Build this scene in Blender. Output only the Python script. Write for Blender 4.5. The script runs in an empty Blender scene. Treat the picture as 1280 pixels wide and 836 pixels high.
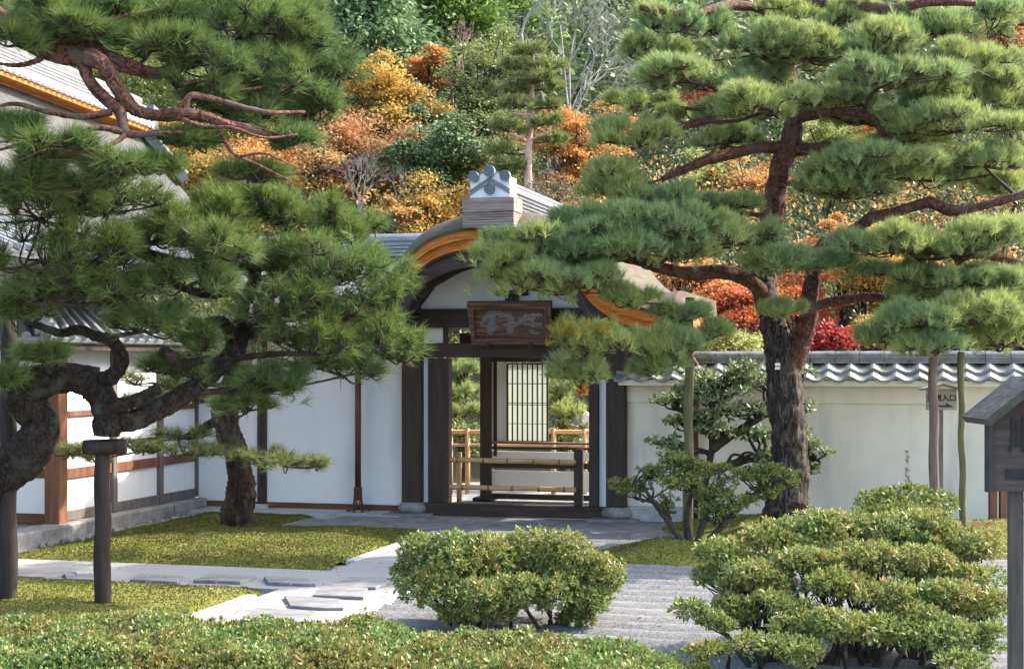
import bpy, math, random
import numpy as np
from mathutils import Vector, Matrix, Quaternion, noise as mnoise

# ------------------------------------------------------------------ camera, world, sun, exposure
SC = bpy.context.scene
COL = SC.collection
R = math.radians
F, HZ, EYE = 1900.0, 450.0, 2.1          # focal length and horizon row of the 1280 px photograph, eye height in metres

cam_d = bpy.data.cameras.new('camera')
cam = bpy.data.objects.new('camera', cam_d)
COL.objects.link(cam)
cam.location = (0, 0, EYE)
cam.rotation_euler = (R(90), 0, 0)
cam_d.sensor_width = 36
cam_d.lens = 36 * F / 1280
cam_d.shift_y = (HZ - 418) / 1280
cam_d.clip_end = 600
SC.camera = cam

SUN_A, SUN_E = R(20), R(40)
SUN_DIR = Vector((math.cos(SUN_A) * math.cos(SUN_E), math.sin(SUN_A) * math.cos(SUN_E), math.sin(SUN_E)))
w = bpy.data.worlds.new('World')
SC.world = w
w.use_nodes = True
nt = w.node_tree
sky = nt.nodes.new('ShaderNodeTexSky')
sky.sky_type = 'NISHITA'
sky.sun_disc = False
sky.air_density = 1.0
sky.dust_density = 3.0
sky.ozone_density = 0.8
sky.sun_elevation = SUN_E
sky.sun_rotation = R(90) - SUN_A
bg = nt.nodes['Background']
bg.inputs['Strength'].default_value = 0.15
nt.links.new(sky.outputs[0], bg.inputs['Color'])
sun_d = bpy.data.lights.new('sun', 'SUN')
sun_d.energy = 2.3
sun_d.angle = R(1.0)
sun_d.color = (1.0, 0.94, 0.84)
sun = bpy.data.objects.new('sun', sun_d)
COL.objects.link(sun)
sun.rotation_euler = (-SUN_DIR).to_track_quat('-Z', 'Y').to_euler()
sun.location = (20, -10, 25)
SC.view_settings.view_transform = 'Standard'
SC.view_settings.look = 'None'
SC.view_settings.gamma = 1
SC.view_settings.use_curve_mapping = False
SC.view_settings.exposure = 2.32
SC.render.engine = 'CYCLES'
SC.cycles.max_bounces = 6
SC.cycles.diffuse_bounces = 4
SC.cycles.transmission_bounces = 4
SC.cycles.use_denoising = True

# ------------------------------------------------------------------ site frame: u along the gate front, v away from it
YAW = R(15)
CU, SU = math.cos(YAW), math.sin(YAW)
OX, OY = -0.013, 20.1
rng = np.random.default_rng(7)
random.seed(7)


def W(u, v, z=0.0):
    return Vector((OX + u * CU + v * SU, OY - u * SU + v * CU, z))


def S(x, y):
    dx, dy = x - OX, y - OY
    return dx * CU - dy * SU, dx * SU + dy * CU


def P(px, py, Y):
    return Vector(((px - 640) / F * Y, Y, EYE - (py - HZ) / F * Y))


def G(px, py, z=0.0):
    Y = F * (EYE - z) / (py - HZ)
    return Vector(((px - 640) / F * Y, Y, z))


def UV(px, py, v):
    """pixel on the vertical plane v = const -> (u, z)"""
    dx, dz = (px - 640) / F, (HZ - py) / F
    t = (v + OX * SU + OY * CU) / (dx * SU + CU)
    u, _ = S(dx * t, t)
    return u, EYE + dz * t


# ------------------------------------------------------------------ materials
MATS = {}


def new_mat(name):
    m = bpy.data.materials.new(name)
    m.use_nodes = True
    return m, m.node_tree.nodes, m.node_tree.links, m.node_tree.nodes['Principled BSDF']


def ramp(nodes, stops):
    r = nodes.new('ShaderNodeValToRGB')
    e = r.color_ramp.elements
    while len(e) < len(stops):
        e.new(0.5)
    for k, (p, c) in enumerate(stops):
        e[k].position = p
        e[k].color = (*c, 1)
    return r


def surf(name, stops, scale=4, stretch=(1, 1, 1), rough=0.7, bump=0.2, bscale=None, detail=6, spec=0.3, dist=0.02, second=None, sheen=0, metal=0, sstretch=(1, 1, 1)):
    """noise-mottled surface with a bump; second = (colour, scale, lo, hi) lays stains of their own shape on top"""
    m, N, L, b = new_mat(name)
    tc = N.new('ShaderNodeTexCoord')
    mp = N.new('ShaderNodeMapping')
    mp.inputs['Scale'].default_value = stretch
    L.new(tc.outputs['Object'], mp.inputs[0])
    n = N.new('ShaderNodeTexNoise')
    n.inputs['Scale'].default_value = scale
    n.inputs['Detail'].default_value = detail
    n.inputs['Roughness'].default_value = 0.62
    L.new(mp.outputs[0], n.inputs['Vector'])
    r = ramp(N, stops)
    L.new(n.outputs['Fac'], r.inputs[0])
    out = r.outputs[0]
    if second:
        c2, s2, lo, hi = second
        n2 = N.new('ShaderNodeTexNoise')
        n2.inputs['Scale'].default_value = s2
        n2.inputs['Detail'].default_value = 5
        mp2 = N.new('ShaderNodeMapping')
        mp2.inputs['Scale'].default_value = sstretch
        L.new(tc.outputs['Object'], mp2.inputs[0])
        L.new(mp2.outputs[0], n2.inputs['Vector'])
        mr = N.new('ShaderNodeMapRange')
        mr.inputs['From Min'].default_value = lo
        mr.inputs['From Max'].default_value = hi
        L.new(n2.outputs['Fac'], mr.inputs[0])
        mx = N.new('ShaderNodeMix')
        mx.data_type = 'RGBA'
        L.new(mr.outputs[0], mx.inputs['Factor'])
        L.new(out, mx.inputs['A'])
        mx.inputs['B'].default_value = (*c2, 1)
        out = mx.outputs['Result']
    L.new(out, b.inputs['Base Color'])
    b.inputs['Roughness'].default_value = rough
    b.inputs['Specular IOR Level'].default_value = spec
    b.inputs['Metallic'].default_value = metal
    if bump:
        n3 = N.new('ShaderNodeTexNoise')
        n3.inputs['Scale'].default_value = bscale or scale * 3
        n3.inputs['Detail'].default_value = 8
        L.new(mp.outputs[0], n3.inputs['Vector'])
        bp = N.new('ShaderNodeBump')
        bp.inputs['Strength'].default_value = bump
        bp.inputs['Distance'].default_value = dist
        L.new(n3.outputs['Fac'], bp.inputs['Height'])
        L.new(bp.outputs[0], b.inputs['Normal'])
    MATS[name] = m
    return m


def leafmat(name, cols, trans=0.35, patch=None, pscale=0.8, rough=0.5, spec=0.25):
    """leaves: each leaf its own tone (random per island), whole patches of another tone from a wide noise"""
    m, N, L, b = new_mat(name)
    g = N.new('ShaderNodeNewGeometry')
    k = len(cols)
    r = ramp(N, [((i + 0.5) / k, c) for i, c in enumerate(cols)])
    L.new(g.outputs['Random Per Island'], r.inputs[0])
    out = r.outputs[0]
    if patch:
        tc = N.new('ShaderNodeTexCoord')
        n = N.new('ShaderNodeTexNoise')
        n.inputs['Scale'].default_value = pscale
        n.inputs['Detail'].default_value = 3
        L.new(tc.outputs['Object'], n.inputs['Vector'])
        mr = N.new('ShaderNodeMapRange')
        mr.inputs['From Min'].default_value = 0.42
        mr.inputs['From Max'].default_value = 0.62
        L.new(n.outputs['Fac'], mr.inputs[0])
        r2 = ramp(N, [((i + 0.5) / len(patch), c) for i, c in enumerate(patch)])
        L.new(g.outputs['Random Per Island'], r2.inputs[0])
        mx = N.new('ShaderNodeMix')
        mx.data_type = 'RGBA'
        L.new(mr.outputs[0], mx.inputs['Factor'])
        L.new(out, mx.inputs['A'])
        L.new(r2.outputs[0], mx.inputs['B'])
        out = mx.outputs['Result']
    L.new(out, b.inputs['Base Color'])
    b.inputs['Roughness'].default_value = rough
    b.inputs['Specular IOR Level'].default_value = spec
    t = N.new('ShaderNodeBsdfTranslucent')
    L.new(out, t.inputs['Color'])
    ms = N.new('ShaderNodeMixShader')
    ms.inputs[0].default_value = trans
    L.new(b.outputs[0], ms.inputs[1])
    L.new(t.outputs[0], ms.inputs[2])
    L.new(ms.outputs[0], N['Material Output'].inputs['Surface'])
    MATS[name] = m
    return m


def barkmat(name, dark, light, lichen=None, scale=9, crack=1.0, zs=0.3):
    """bark in upright plates: stretched voronoi cracks over a mottled ground"""
    m, N, L, b = new_mat(name)
    tc = N.new('ShaderNodeTexCoord')
    mp = N.new('ShaderNodeMapping')
    mp.inputs['Scale'].default_value = (1, 1, zs)
    L.new(tc.outputs['Object'], mp.inputs[0])
    nz = N.new('ShaderNodeTexNoise')
    nz.inputs['Scale'].default_value = scale * 0.8
    nz.inputs['Detail'].default_value = 8
    L.new(mp.outputs[0], nz.inputs['Vector'])
    add = N.new('ShaderNodeVectorMath')
    add.operation = 'MULTIPLY_ADD'
    L.new(nz.outputs['Color'], add.inputs[0])
    add.inputs[1].default_value = (0.22, 0.22, 0.22)
    L.new(mp.outputs[0], add.inputs[2])
    v = N.new('ShaderNodeTexNoise')
    v.inputs['Scale'].default_value = scale * 1.3
    v.inputs['Detail'].default_value = 10
    v.inputs['Roughness'].default_value = 0.68
    L.new(add.outputs[0], v.inputs['Vector'])
    mul = N.new('ShaderNodeMapRange')
    mul.inputs['From Min'].default_value = 0.36
    mul.inputs['From Max'].default_value = 0.66
    L.new(v.outputs['Fac'], mul.inputs[0])
    r = ramp(N, [(0.0, tuple(c * 0.5 for c in dark)), (0.35, dark), (0.9, light)])
    L.new(mul.outputs[0], r.inputs[0])
    out = r.outputs[0]
    if lichen:
        n2 = N.new('ShaderNodeTexNoise')
        n2.inputs['Scale'].default_value = 4.5
        n2.inputs['Detail'].default_value = 7
        L.new(tc.outputs['Object'], n2.inputs['Vector'])
        mr2 = N.new('ShaderNodeMapRange')
        mr2.inputs['From Min'].default_value = 0.55
        mr2.inputs['From Max'].default_value = 0.66
        mr2.inputs['To Max'].default_value = 0.8
        L.new(n2.outputs['Fac'], mr2.inputs[0])
        mx = N.new('ShaderNodeMix')
        mx.data_type = 'RGBA'
        L.new(mr2.outputs[0], mx.inputs['Factor'])
        L.new(out, mx.inputs['A'])
        mx.inputs['B'].default_value = (*lichen, 1)
        out = mx.outputs['Result']
    L.new(out, b.inputs['Base Color'])
    b.inputs['Roughness'].default_value = 0.85
    b.inputs['Specular IOR Level'].default_value = 0.2
    bp = N.new('ShaderNodeBump')
    bp.inputs['Strength'].default_value = 0.9 * crack
    bp.inputs['Distance'].default_value = 0.03
    L.new(mul.outputs[0], bp.inputs['Height'])
    L.new(bp.outputs[0], b.inputs['Normal'])
    MATS[name] = m
    return m


surf('plaster_white', [(0.35, (0.74, 0.75, 0.76)), (0.7, (0.80, 0.80, 0.80))], 1.2, rough=0.85, bump=0.08, bscale=20, spec=0.1, second=((0.62, 0.615, 0.59), 2.0, 0.55, 0.85), sstretch=(1.2, 1.2, 0.25))
surf('plaster_cream', [(0.3, (0.686, 0.622, 0.502)), (0.55, (0.800, 0.732, 0.606)), (0.75, (0.858, 0.798, 0.681))], 1.1, (1, 1, 0.7), rough=0.9, bump=0.12, bscale=22, spec=0.1,
     second=((0.50, 0.49, 0.45), 2.2, 0.52, 0.85), sstretch=(1.3, 1.3, 0.28))
surf('plaster_inner', [(0.35, (0.72, 0.70, 0.65)), (0.7, (0.78, 0.76, 0.71))], 1.5, rough=0.9, bump=0.05, spec=0.1)
surf('wood_dark', [(0.3, (0.028, 0.019, 0.015)), (0.6, (0.055, 0.037, 0.029)), (0.8, (0.085, 0.062, 0.05))], 5, (3, 3, 0.35), rough=0.7, bump=0.3, dist=0.006)
surf('wood_dark_along', [(0.3, (0.026, 0.017, 0.013)), (0.6, (0.05, 0.033, 0.026)), (0.8, (0.08, 0.055, 0.045))], 5, (0.35, 3, 3), rough=0.7, bump=0.3, dist=0.006)
surf('wood_brown', [(0.3, (0.11, 0.045, 0.025)), (0.6, (0.19, 0.085, 0.045)), (0.85, (0.26, 0.14, 0.085))], 4, (3, 3, 0.4), rough=0.7, bump=0.25, dist=0.006)
surf('wood_brown_along', [(0.3, (0.085, 0.04, 0.025)), (0.6, (0.15, 0.075, 0.045)), (0.85, (0.22, 0.125, 0.08))], 4, (0.4, 3, 3), rough=0.7, bump=0.25, dist=0.006)
surf('wood_gray', [(0.3, (0.09, 0.075, 0.065)), (0.6, (0.17, 0.145, 0.13)), (0.85, (0.26, 0.23, 0.21))], 6, (3, 3, 0.3), rough=0.8, bump=0.3, dist=0.006)
surf('post_weathered', [(0.3, (0.035, 0.03, 0.027)), (0.6, (0.075, 0.066, 0.06)), (0.85, (0.13, 0.115, 0.105))], 6, (3, 3, 0.3), rough=0.85, bump=0.4, dist=0.006)
surf('plaque_wood', [(0.25, (0.035, 0.018, 0.012)), (0.5, (0.10, 0.05, 0.032)), (0.62, (0.16, 0.085, 0.055)), (0.75, (0.24, 0.15, 0.11))], 5, (0.5, 2, 5), rough=0.7, bump=0.5, dist=0.01)
surf('plaque_ink', [(0.3, (0.096, 0.080, 0.076)), (0.6, (0.168, 0.148, 0.144)), (0.8, (0.240, 0.216, 0.212))], 9, (0.5, 2, 6), rough=0.9, bump=0.5, dist=0.01)
surf('bark_roof', [(0.3, (0.045, 0.031, 0.021)), (0.55, (0.077, 0.056, 0.038)), (0.8, (0.113, 0.092, 0.065))], 3.0, (7, 0.5, 3), rough=0.85, bump=0.6, bscale=6, dist=0.02, second=((0.06, 0.062, 0.026), 1.6, 0.45, 0.62))
surf('bark_edge', [(0.3, (0.32, 0.10, 0.018)), (0.55, (0.50, 0.175, 0.032)), (0.8, (0.62, 0.26, 0.06))], 5, (1.2, 1, 7), rough=0.8, bump=0.6, bscale=8, dist=0.015)
surf('board_weathered', [(0.3, (0.15, 0.10, 0.075)), (0.55, (0.27, 0.21, 0.18)), (0.75, (0.40, 0.33, 0.29))], 5, (0.5, 1, 5), rough=0.8, bump=0.4, dist=0.008, second=((0.36, 0.17, 0.06), 2.2, 0.58, 0.72))
surf('hall_thatch', [(0.3, (0.052, 0.051, 0.050)), (0.55, (0.081, 0.079, 0.076)), (0.8, (0.108, 0.107, 0.104))], 3, (2, 2, 2), rough=0.9, bump=0.5, bscale=18, dist=0.03)
surf('tile_gray', [(0.3, (0.15, 0.16, 0.17)), (0.6, (0.25, 0.26, 0.275)), (0.8, (0.36, 0.37, 0.38))], 6, rough=0.4, bump=0.1, spec=0.6)
surf('tile_mid', [(0.3, (0.11, 0.115, 0.12)), (0.6, (0.17, 0.175, 0.18)), (0.8, (0.24, 0.245, 0.25))], 6, rough=0.55, bump=0.15, spec=0.4)
surf('tile_dark', [(0.3, (0.07, 0.08, 0.09)), (0.7, (0.14, 0.15, 0.165))], 8, rough=0.45, bump=0.1, spec=0.5)
surf('tile_wall', [(0.3, (0.100, 0.103, 0.094)), (0.55, (0.220, 0.221, 0.207)), (0.8, (0.360, 0.353, 0.329))], 7, rough=0.38, bump=0.15, spec=0.7, second=((0.10, 0.105, 0.06), 3, 0.56, 0.7))
surf('disc_gray', [(0.4, (0.16, 0.185, 0.21)), (0.7, (0.22, 0.245, 0.27))], 9, rough=0.5, bump=0.1)
surf('limewash', [(0.4, (0.80, 0.81, 0.82)), (0.7, (0.86, 0.86, 0.86))], 4, rough=0.9, bump=0.05, spec=0.1)
surf('bamboo', [(0.3, (0.34, 0.19, 0.07)), (0.6, (0.48, 0.30, 0.13)), (0.85, (0.60, 0.42, 0.22))], 5, (0.6, 4, 4), rough=0.4, bump=0.05, spec=0.5)
surf('bamboo_node', [(0.4, (0.15, 0.075, 0.03)), (0.7, (0.25, 0.14, 0.06))], 9, rough=0.6, bump=0.1)
surf('pole_green', [(0.3, (0.06, 0.06, 0.025)), (0.6, (0.125, 0.115, 0.05)), (0.85, (0.20, 0.18, 0.10))], 6, (3, 3, 0.5), rough=0.8, bump=0.3, dist=0.01)
surf('pole_brown', [(0.3, (0.085, 0.055, 0.042)), (0.6, (0.16, 0.115, 0.095)), (0.85, (0.25, 0.19, 0.16))], 6, (3, 3, 0.5), rough=0.85, bump=0.35, dist=0.01)
surf('pole_dark', [(0.3, (0.014, 0.011, 0.009)), (0.6, (0.033, 0.025, 0.021)), (0.85, (0.065, 0.052, 0.044))], 7, (3, 3, 0.4), rough=0.85, bump=0.4, dist=0.01)
surf('copper', [(0.35, (0.09, 0.04, 0.03)), (0.7, (0.17, 0.075, 0.052))], 6, (2, 2, 0.4), rough=0.5, bump=0.05, metal=0.3)
surf('iron', [(0.4, (0.02, 0.02, 0.022)), (0.7, (0.04, 0.04, 0.042))], 9, rough=0.5, bump=0.1)
surf('ink', [(0.4, (0.012, 0.012, 0.014)), (0.7, (0.025, 0.024, 0.024))], 9, rough=0.7, bump=0)
surf('sign_board', [(0.3, (0.200, 0.170, 0.140)), (0.7, (0.275, 0.245, 0.210))], 4, (0.5, 2, 4), rough=0.8, bump=0.1)
surf('sign_board_old', [(0.3, (0.032, 0.026, 0.024)), (0.55, (0.058, 0.048, 0.044)), (0.8, (0.099, 0.083, 0.074))], 5, (0.5, 2, 6), rough=0.8, bump=0.35, dist=0.006, second=((0.17, 0.085, 0.04), 3, 0.58, 0.75))
surf('sign_roof_old', [(0.3, (0.03, 0.032, 0.022)), (0.55, (0.065, 0.06, 0.05)), (0.8, (0.14, 0.125, 0.11))], 7, rough=0.85, bump=0.4, second=((0.045, 0.075, 0.022), 5, 0.55, 0.7))
surf('stone', [(0.3, (0.17, 0.165, 0.15)), (0.55, (0.27, 0.26, 0.24)), (0.8, (0.38, 0.365, 0.34))], 8, rough=0.85, bump=0.4, bscale=25, second=((0.12, 0.115, 0.095), 2.5, 0.52, 0.72))
surf('stone_pale', [(0.3, (0.30, 0.29, 0.27)), (0.55, (0.42, 0.41, 0.39)), (0.8, (0.52, 0.51, 0.49))], 7, rough=0.85, bump=0.3, bscale=30, second=((0.24, 0.23, 0.2), 2.5, 0.55, 0.72))
surf('stone_slate', [(0.3, (0.102, 0.099, 0.095)), (0.55, (0.178, 0.175, 0.170)), (0.8, (0.264, 0.259, 0.255))], 5, rough=0.75, bump=0.4, bscale=12)
surf('paving_dark', [(0.3, (0.12, 0.125, 0.135)), (0.7, (0.19, 0.195, 0.205))], 5, rough=0.6, bump=0.15)
surf('gravel', [(0.28, (0.053, 0.052, 0.051)), (0.45, (0.126, 0.125, 0.122)), (0.6, (0.182, 0.180, 0.178)), (0.8, (0.247, 0.245, 0.242))], 55, rough=0.9, bump=0.35, bscale=60, dist=0.008, detail=3, second=((0.21, 0.205, 0.19), 0.9, 0.5, 0.8))
surf('sand', [(0.28, (0.141, 0.138, 0.131)), (0.5, (0.243, 0.237, 0.228)), (0.75, (0.316, 0.311, 0.300))], 70, rough=0.9, bump=0.6, bscale=90, dist=0.008, detail=3, second=((0.28, 0.265, 0.245), 1.2, 0.55, 0.8))
surf('earth', [(0.3, (0.05, 0.045, 0.025)), (0.6, (0.09, 0.08, 0.045)), (0.8, (0.13, 0.115, 0.07))], 5, rough=0.95, bump=0.6)
surf('hill_soil', [(0.3, (0.018, 0.022, 0.010)), (0.6, (0.035, 0.04, 0.018)), (0.8, (0.055, 0.052, 0.028))], 0.8, rough=0.95, bump=0.5)
surf('moss_ground', [(0.3, (0.080, 0.072, 0.012)), (0.5, (0.132, 0.132, 0.019)), (0.65, (0.176, 0.172, 0.027)), (0.85, (0.192, 0.144, 0.032))], 3.0, rough=0.95, bump=0.8, bscale=40, second=((0.10, 0.05, 0.018), 1.6, 0.58, 0.72))
surf('twig', [(0.4, (0.045, 0.026, 0.019)), (0.7, (0.10, 0.06, 0.045))], 12, rough=0.9, bump=0)
surf('twig_dark', [(0.4, (0.022, 0.015, 0.012)), (0.7, (0.055, 0.038, 0.03))], 12, rough=0.9, bump=0)
surf('twig_gray', [(0.4, (0.04, 0.036, 0.027)), (0.6, (0.075, 0.07, 0.052)), (0.8, (0.14, 0.145, 0.11))], 14, rough=0.9, bump=0.2)
surf('bark_pale', [(0.4, (0.225, 0.207, 0.181)), (0.7, (0.363, 0.346, 0.311))], 4, rough=0.9, bump=0.2)
surf('bark_dark', [(0.4, (0.03, 0.024, 0.018)), (0.7, (0.075, 0.06, 0.048))], 6, rough=0.9, bump=0.4)
surf('bark_pinkish', [(0.4, (0.375, 0.237, 0.181)), (0.7, (0.625, 0.450, 0.375))], 4, (1, 1, 0.4), rough=0.9, bump=0.3)
surf('tag_white', [(0.4, (0.75, 0.75, 0.75)), (0.7, (0.8, 0.8, 0.8))], 4, rough=0.6, bump=0)
barkmat('pine_bark_black', (0.026, 0.020, 0.016), (0.085, 0.062, 0.05), lichen=(0.085, 0.098, 0.07), scale=17, zs=.8)
barkmat('pine_bark_brown', (0.028, 0.018, 0.014), (0.105, 0.066, 0.048), lichen=(0.10, 0.10, 0.075), scale=9)
barkmat('pine_bark_gray', (0.035, 0.028, 0.024), (0.20, 0.155, 0.13), lichen=(0.05, 0.04, 0.033), scale=17, zs=.25)
barkmat('pine_bark_red', (0.065, 0.03, 0.021), (0.25, 0.115, 0.075), lichen=(0.12, 0.095, 0.08), scale=20, crack=0.6, zs=.8)

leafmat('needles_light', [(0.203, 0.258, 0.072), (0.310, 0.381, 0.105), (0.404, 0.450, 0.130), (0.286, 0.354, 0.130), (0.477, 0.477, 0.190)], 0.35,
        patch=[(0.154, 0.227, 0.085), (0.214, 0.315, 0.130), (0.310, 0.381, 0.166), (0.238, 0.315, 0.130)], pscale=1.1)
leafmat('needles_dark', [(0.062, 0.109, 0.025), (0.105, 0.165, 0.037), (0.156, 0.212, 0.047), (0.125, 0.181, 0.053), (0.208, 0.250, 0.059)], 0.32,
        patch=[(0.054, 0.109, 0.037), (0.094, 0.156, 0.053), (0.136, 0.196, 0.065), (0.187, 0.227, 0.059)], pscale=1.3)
leafmat('needles_mid', [(0.104, 0.150, 0.036), (0.156, 0.219, 0.054), (0.208, 0.250, 0.084), (0.273, 0.250, 0.108)], 0.35)
leafmat('needles_yellow', [(0.30, 0.25, 0.03), (0.38, 0.31, 0.05), (0.25, 0.24, 0.04)], 0.35)
leafmat('azalea_yellow', [(0.112, 0.158, 0.034), (0.179, 0.233, 0.048), (0.253, 0.293, 0.077), (0.312, 0.316, 0.106), (0.201, 0.248, 0.058), (0.387, 0.210, 0.087)], 0.3,
        patch=[(0.089, 0.150, 0.039), (0.149, 0.218, 0.058), (0.216, 0.270, 0.077), (0.253, 0.270, 0.077)], pscale=2.0, spec=0.35)
leafmat('azalea_green', [(0.080, 0.121, 0.027), (0.123, 0.182, 0.042), (0.174, 0.230, 0.060), (0.239, 0.270, 0.098), (0.145, 0.203, 0.060)], 0.3,
        patch=[(0.102, 0.115, 0.027), (0.174, 0.162, 0.042), (0.246, 0.162, 0.053), (0.189, 0.196, 0.053)], pscale=1.8, spec=0.35)
leafmat('hedge_leaf', [(0.080, 0.142, 0.033), (0.127, 0.213, 0.048), (0.180, 0.263, 0.068), (0.234, 0.298, 0.090), (0.154, 0.219, 0.060), (0.221, 0.179, 0.055)], 0.3,
        patch=[(0.100, 0.121, 0.030), (0.167, 0.185, 0.045), (0.226, 0.234, 0.060), (0.253, 0.156, 0.053)], pscale=2.2, spec=0.35)
leafmat('shrub_deep', [(0.073, 0.115, 0.028), (0.116, 0.174, 0.036), (0.178, 0.221, 0.043), (0.251, 0.231, 0.050)], 0.3, spec=0.4)
leafmat('glossy_leaf', [(0.084, 0.136, 0.048), (0.144, 0.207, 0.077), (0.216, 0.281, 0.110), (0.312, 0.340, 0.166)], 0.25, rough=0.45, spec=0.4)
leafmat('paper', [(0.800, 0.816, 0.744), (0.800, 0.840, 0.768)], 0.5, rough=.9, spec=.1)
leafmat('litter', [(0.30, 0.14, 0.05), (0.20, 0.09, 0.04), (0.36, 0.24, 0.09), (0.15, 0.08, 0.05), (0.28, 0.20, 0.13)], 0.1)
leafmat('moss_tuft', [(0.067, 0.093, 0.013), (0.100, 0.133, 0.017), (0.134, 0.164, 0.027), (0.149, 0.133, 0.027)], 0.3,
        patch=[(0.060, 0.076, 0.012), (0.089, 0.098, 0.017), (0.104, 0.062, 0.017), (0.097, 0.111, 0.017)], pscale=1.5)
leafmat('maple_orange', [(0.551, 0.210, 0.051), (0.646, 0.304, 0.068), (0.589, 0.357, 0.114), (0.494, 0.168, 0.046)], 0.4, patch=[(0.399, 0.315, 0.103), (0.522, 0.315, 0.137), (0.285, 0.294, 0.091), (0.456, 0.179, 0.068)], pscale=0.7)
leafmat('maple_yellow', [(0.589, 0.329, 0.055), (0.665, 0.429, 0.088), (0.532, 0.270, 0.044), (0.418, 0.370, 0.088)], 0.4, patch=[(0.190, 0.230, 0.066), (0.323, 0.320, 0.099), (0.522, 0.300, 0.088), (0.475, 0.230, 0.066)], pscale=0.7)
leafmat('maple_red', [(0.500, 0.075, 0.040), (0.625, 0.135, 0.056), (0.600, 0.210, 0.064), (0.375, 0.060, 0.040)], 0.4, patch=[(0.55, 0.20, 0.05), (0.60, 0.28, 0.06), (0.50, 0.12, 0.04), (0.42, 0.30, 0.07)], pscale=0.7)
leafmat('maple_crimson', [(0.30, 0.025, 0.025), (0.40, 0.04, 0.035), (0.36, 0.06, 0.03), (0.22, 0.02, 0.02)], 0.4)
leafmat('maple_rust', [(0.388, 0.143, 0.062), (0.498, 0.209, 0.094), (0.581, 0.284, 0.138), (0.332, 0.149, 0.062), (0.415, 0.284, 0.087)], 0.4, patch=[(0.380, 0.200, 0.080), (0.285, 0.240, 0.072), (0.475, 0.270, 0.120), (0.228, 0.100, 0.048)], pscale=0.7)
leafmat('leaf_blue_green', [(0.086, 0.152, 0.067), (0.134, 0.218, 0.101), (0.208, 0.295, 0.135), (0.268, 0.349, 0.158)], 0.25)
leafmat('leaf_cedar', [(0.061, 0.120, 0.026), (0.110, 0.186, 0.040), (0.170, 0.262, 0.063), (0.244, 0.306, 0.079)], 0.25)
leafmat('leaf_olive', [(0.119, 0.164, 0.041), (0.190, 0.240, 0.071), (0.259, 0.306, 0.112), (0.319, 0.317, 0.122)], 0.3)
leafmat('leaf_camellia', [(0.061, 0.109, 0.040), (0.097, 0.164, 0.056), (0.158, 0.229, 0.090), (0.218, 0.284, 0.124)], 0.2, rough=0.5, spec=0.25)
leafmat('leaf_bamboo', [(0.16, 0.20, 0.035), (0.22, 0.25, 0.05), (0.27, 0.27, 0.07), (0.13, 0.18, 0.03)], 0.4)
leafmat('leaf_light', [(0.268, 0.328, 0.090), (0.365, 0.415, 0.124), (0.462, 0.480, 0.179), (0.341, 0.328, 0.113)], 0.35)
leafmat('leaf_gray_brown', [(0.13, 0.10, 0.06), (0.18, 0.145, 0.09), (0.23, 0.19, 0.13), (0.15, 0.13, 0.06)], 0.3)
leafmat('undergrowth', [(0.050, 0.078, 0.020), (0.079, 0.117, 0.031), (0.108, 0.140, 0.047), (0.137, 0.148, 0.062)], 0.3,
        patch=[(0.036, 0.066, 0.023), (0.058, 0.098, 0.035), (0.086, 0.117, 0.047), (0.101, 0.125, 0.047)], pscale=0.35)
leafmat('autumn_mix', [(0.550, 0.228, 0.064), (0.616, 0.323, 0.096), (0.440, 0.162, 0.064), (0.374, 0.266, 0.072)], 0.4,
        patch=[(0.132, 0.162, 0.040), (0.198, 0.199, 0.056), (0.275, 0.228, 0.072), (0.099, 0.133, 0.040)], pscale=0.22)
leafmat('wood_mass', [(0.031, 0.062, 0.017), (0.049, 0.093, 0.026), (0.073, 0.124, 0.035), (0.104, 0.148, 0.041)], 0.25,
        patch=[(0.061, 0.080, 0.023), (0.104, 0.124, 0.041), (0.146, 0.154, 0.053), (0.182, 0.148, 0.053)], pscale=0.14)

# ------------------------------------------------------------------ object helpers
BASE = {}


def tag(o, label=None, cat=None, group=None, kind=None):
    if label:
        o['label'] = label
    if cat:
        o['category'] = cat
    if group:
        o['group'] = group
    if kind:
        o['kind'] = kind
    return o


def thing(name, label, cat, base, site=False, group=None):
    """Empty at the base of a thing; site things are turned with the gate"""
    o = bpy.data.objects.new(name, None)
    COL.objects.link(o)
    if site:
        o.location = W(*base)
        o.rotation_euler = (0, 0, -YAW)
    else:
        o.location = base
    BASE[o.name] = Vector(base)
    return tag(o, label, cat, group)


def link_mesh(name, me, mat, parent=None, smooth=False):
    o = bpy.data.objects.new(name, me)
    me.name = name
    COL.objects.link(o)
    me.materials.append(MATS[mat])
    if smooth:
        me.polygons.foreach_set('use_smooth', np.ones(len(me.polygons), dtype=bool))
    if parent is not None:
        o.parent = parent
        BASE[o.name] = BASE[parent.name]
    return o


def np_mesh(verts, faces):
    """verts (N,3), faces (M,k) all of one size"""
    me = bpy.data.meshes.new('m')
    verts = np.ascontiguousarray(verts, dtype=np.float32)
    faces = np.ascontiguousarray(faces, dtype=np.int32)
    M, k = faces.shape
    me.vertices.add(len(verts))
    me.vertices.foreach_set('co', verts.ravel())
    me.loops.add(M * k)
    me.loops.foreach_set('vertex_index', faces.ravel())
    me.polygons.add(M)
    me.polygons.foreach_set('loop_start', np.arange(0, M * k, k, dtype=np.int32))
    me.update(calc_edges=True)
    return me


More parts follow.
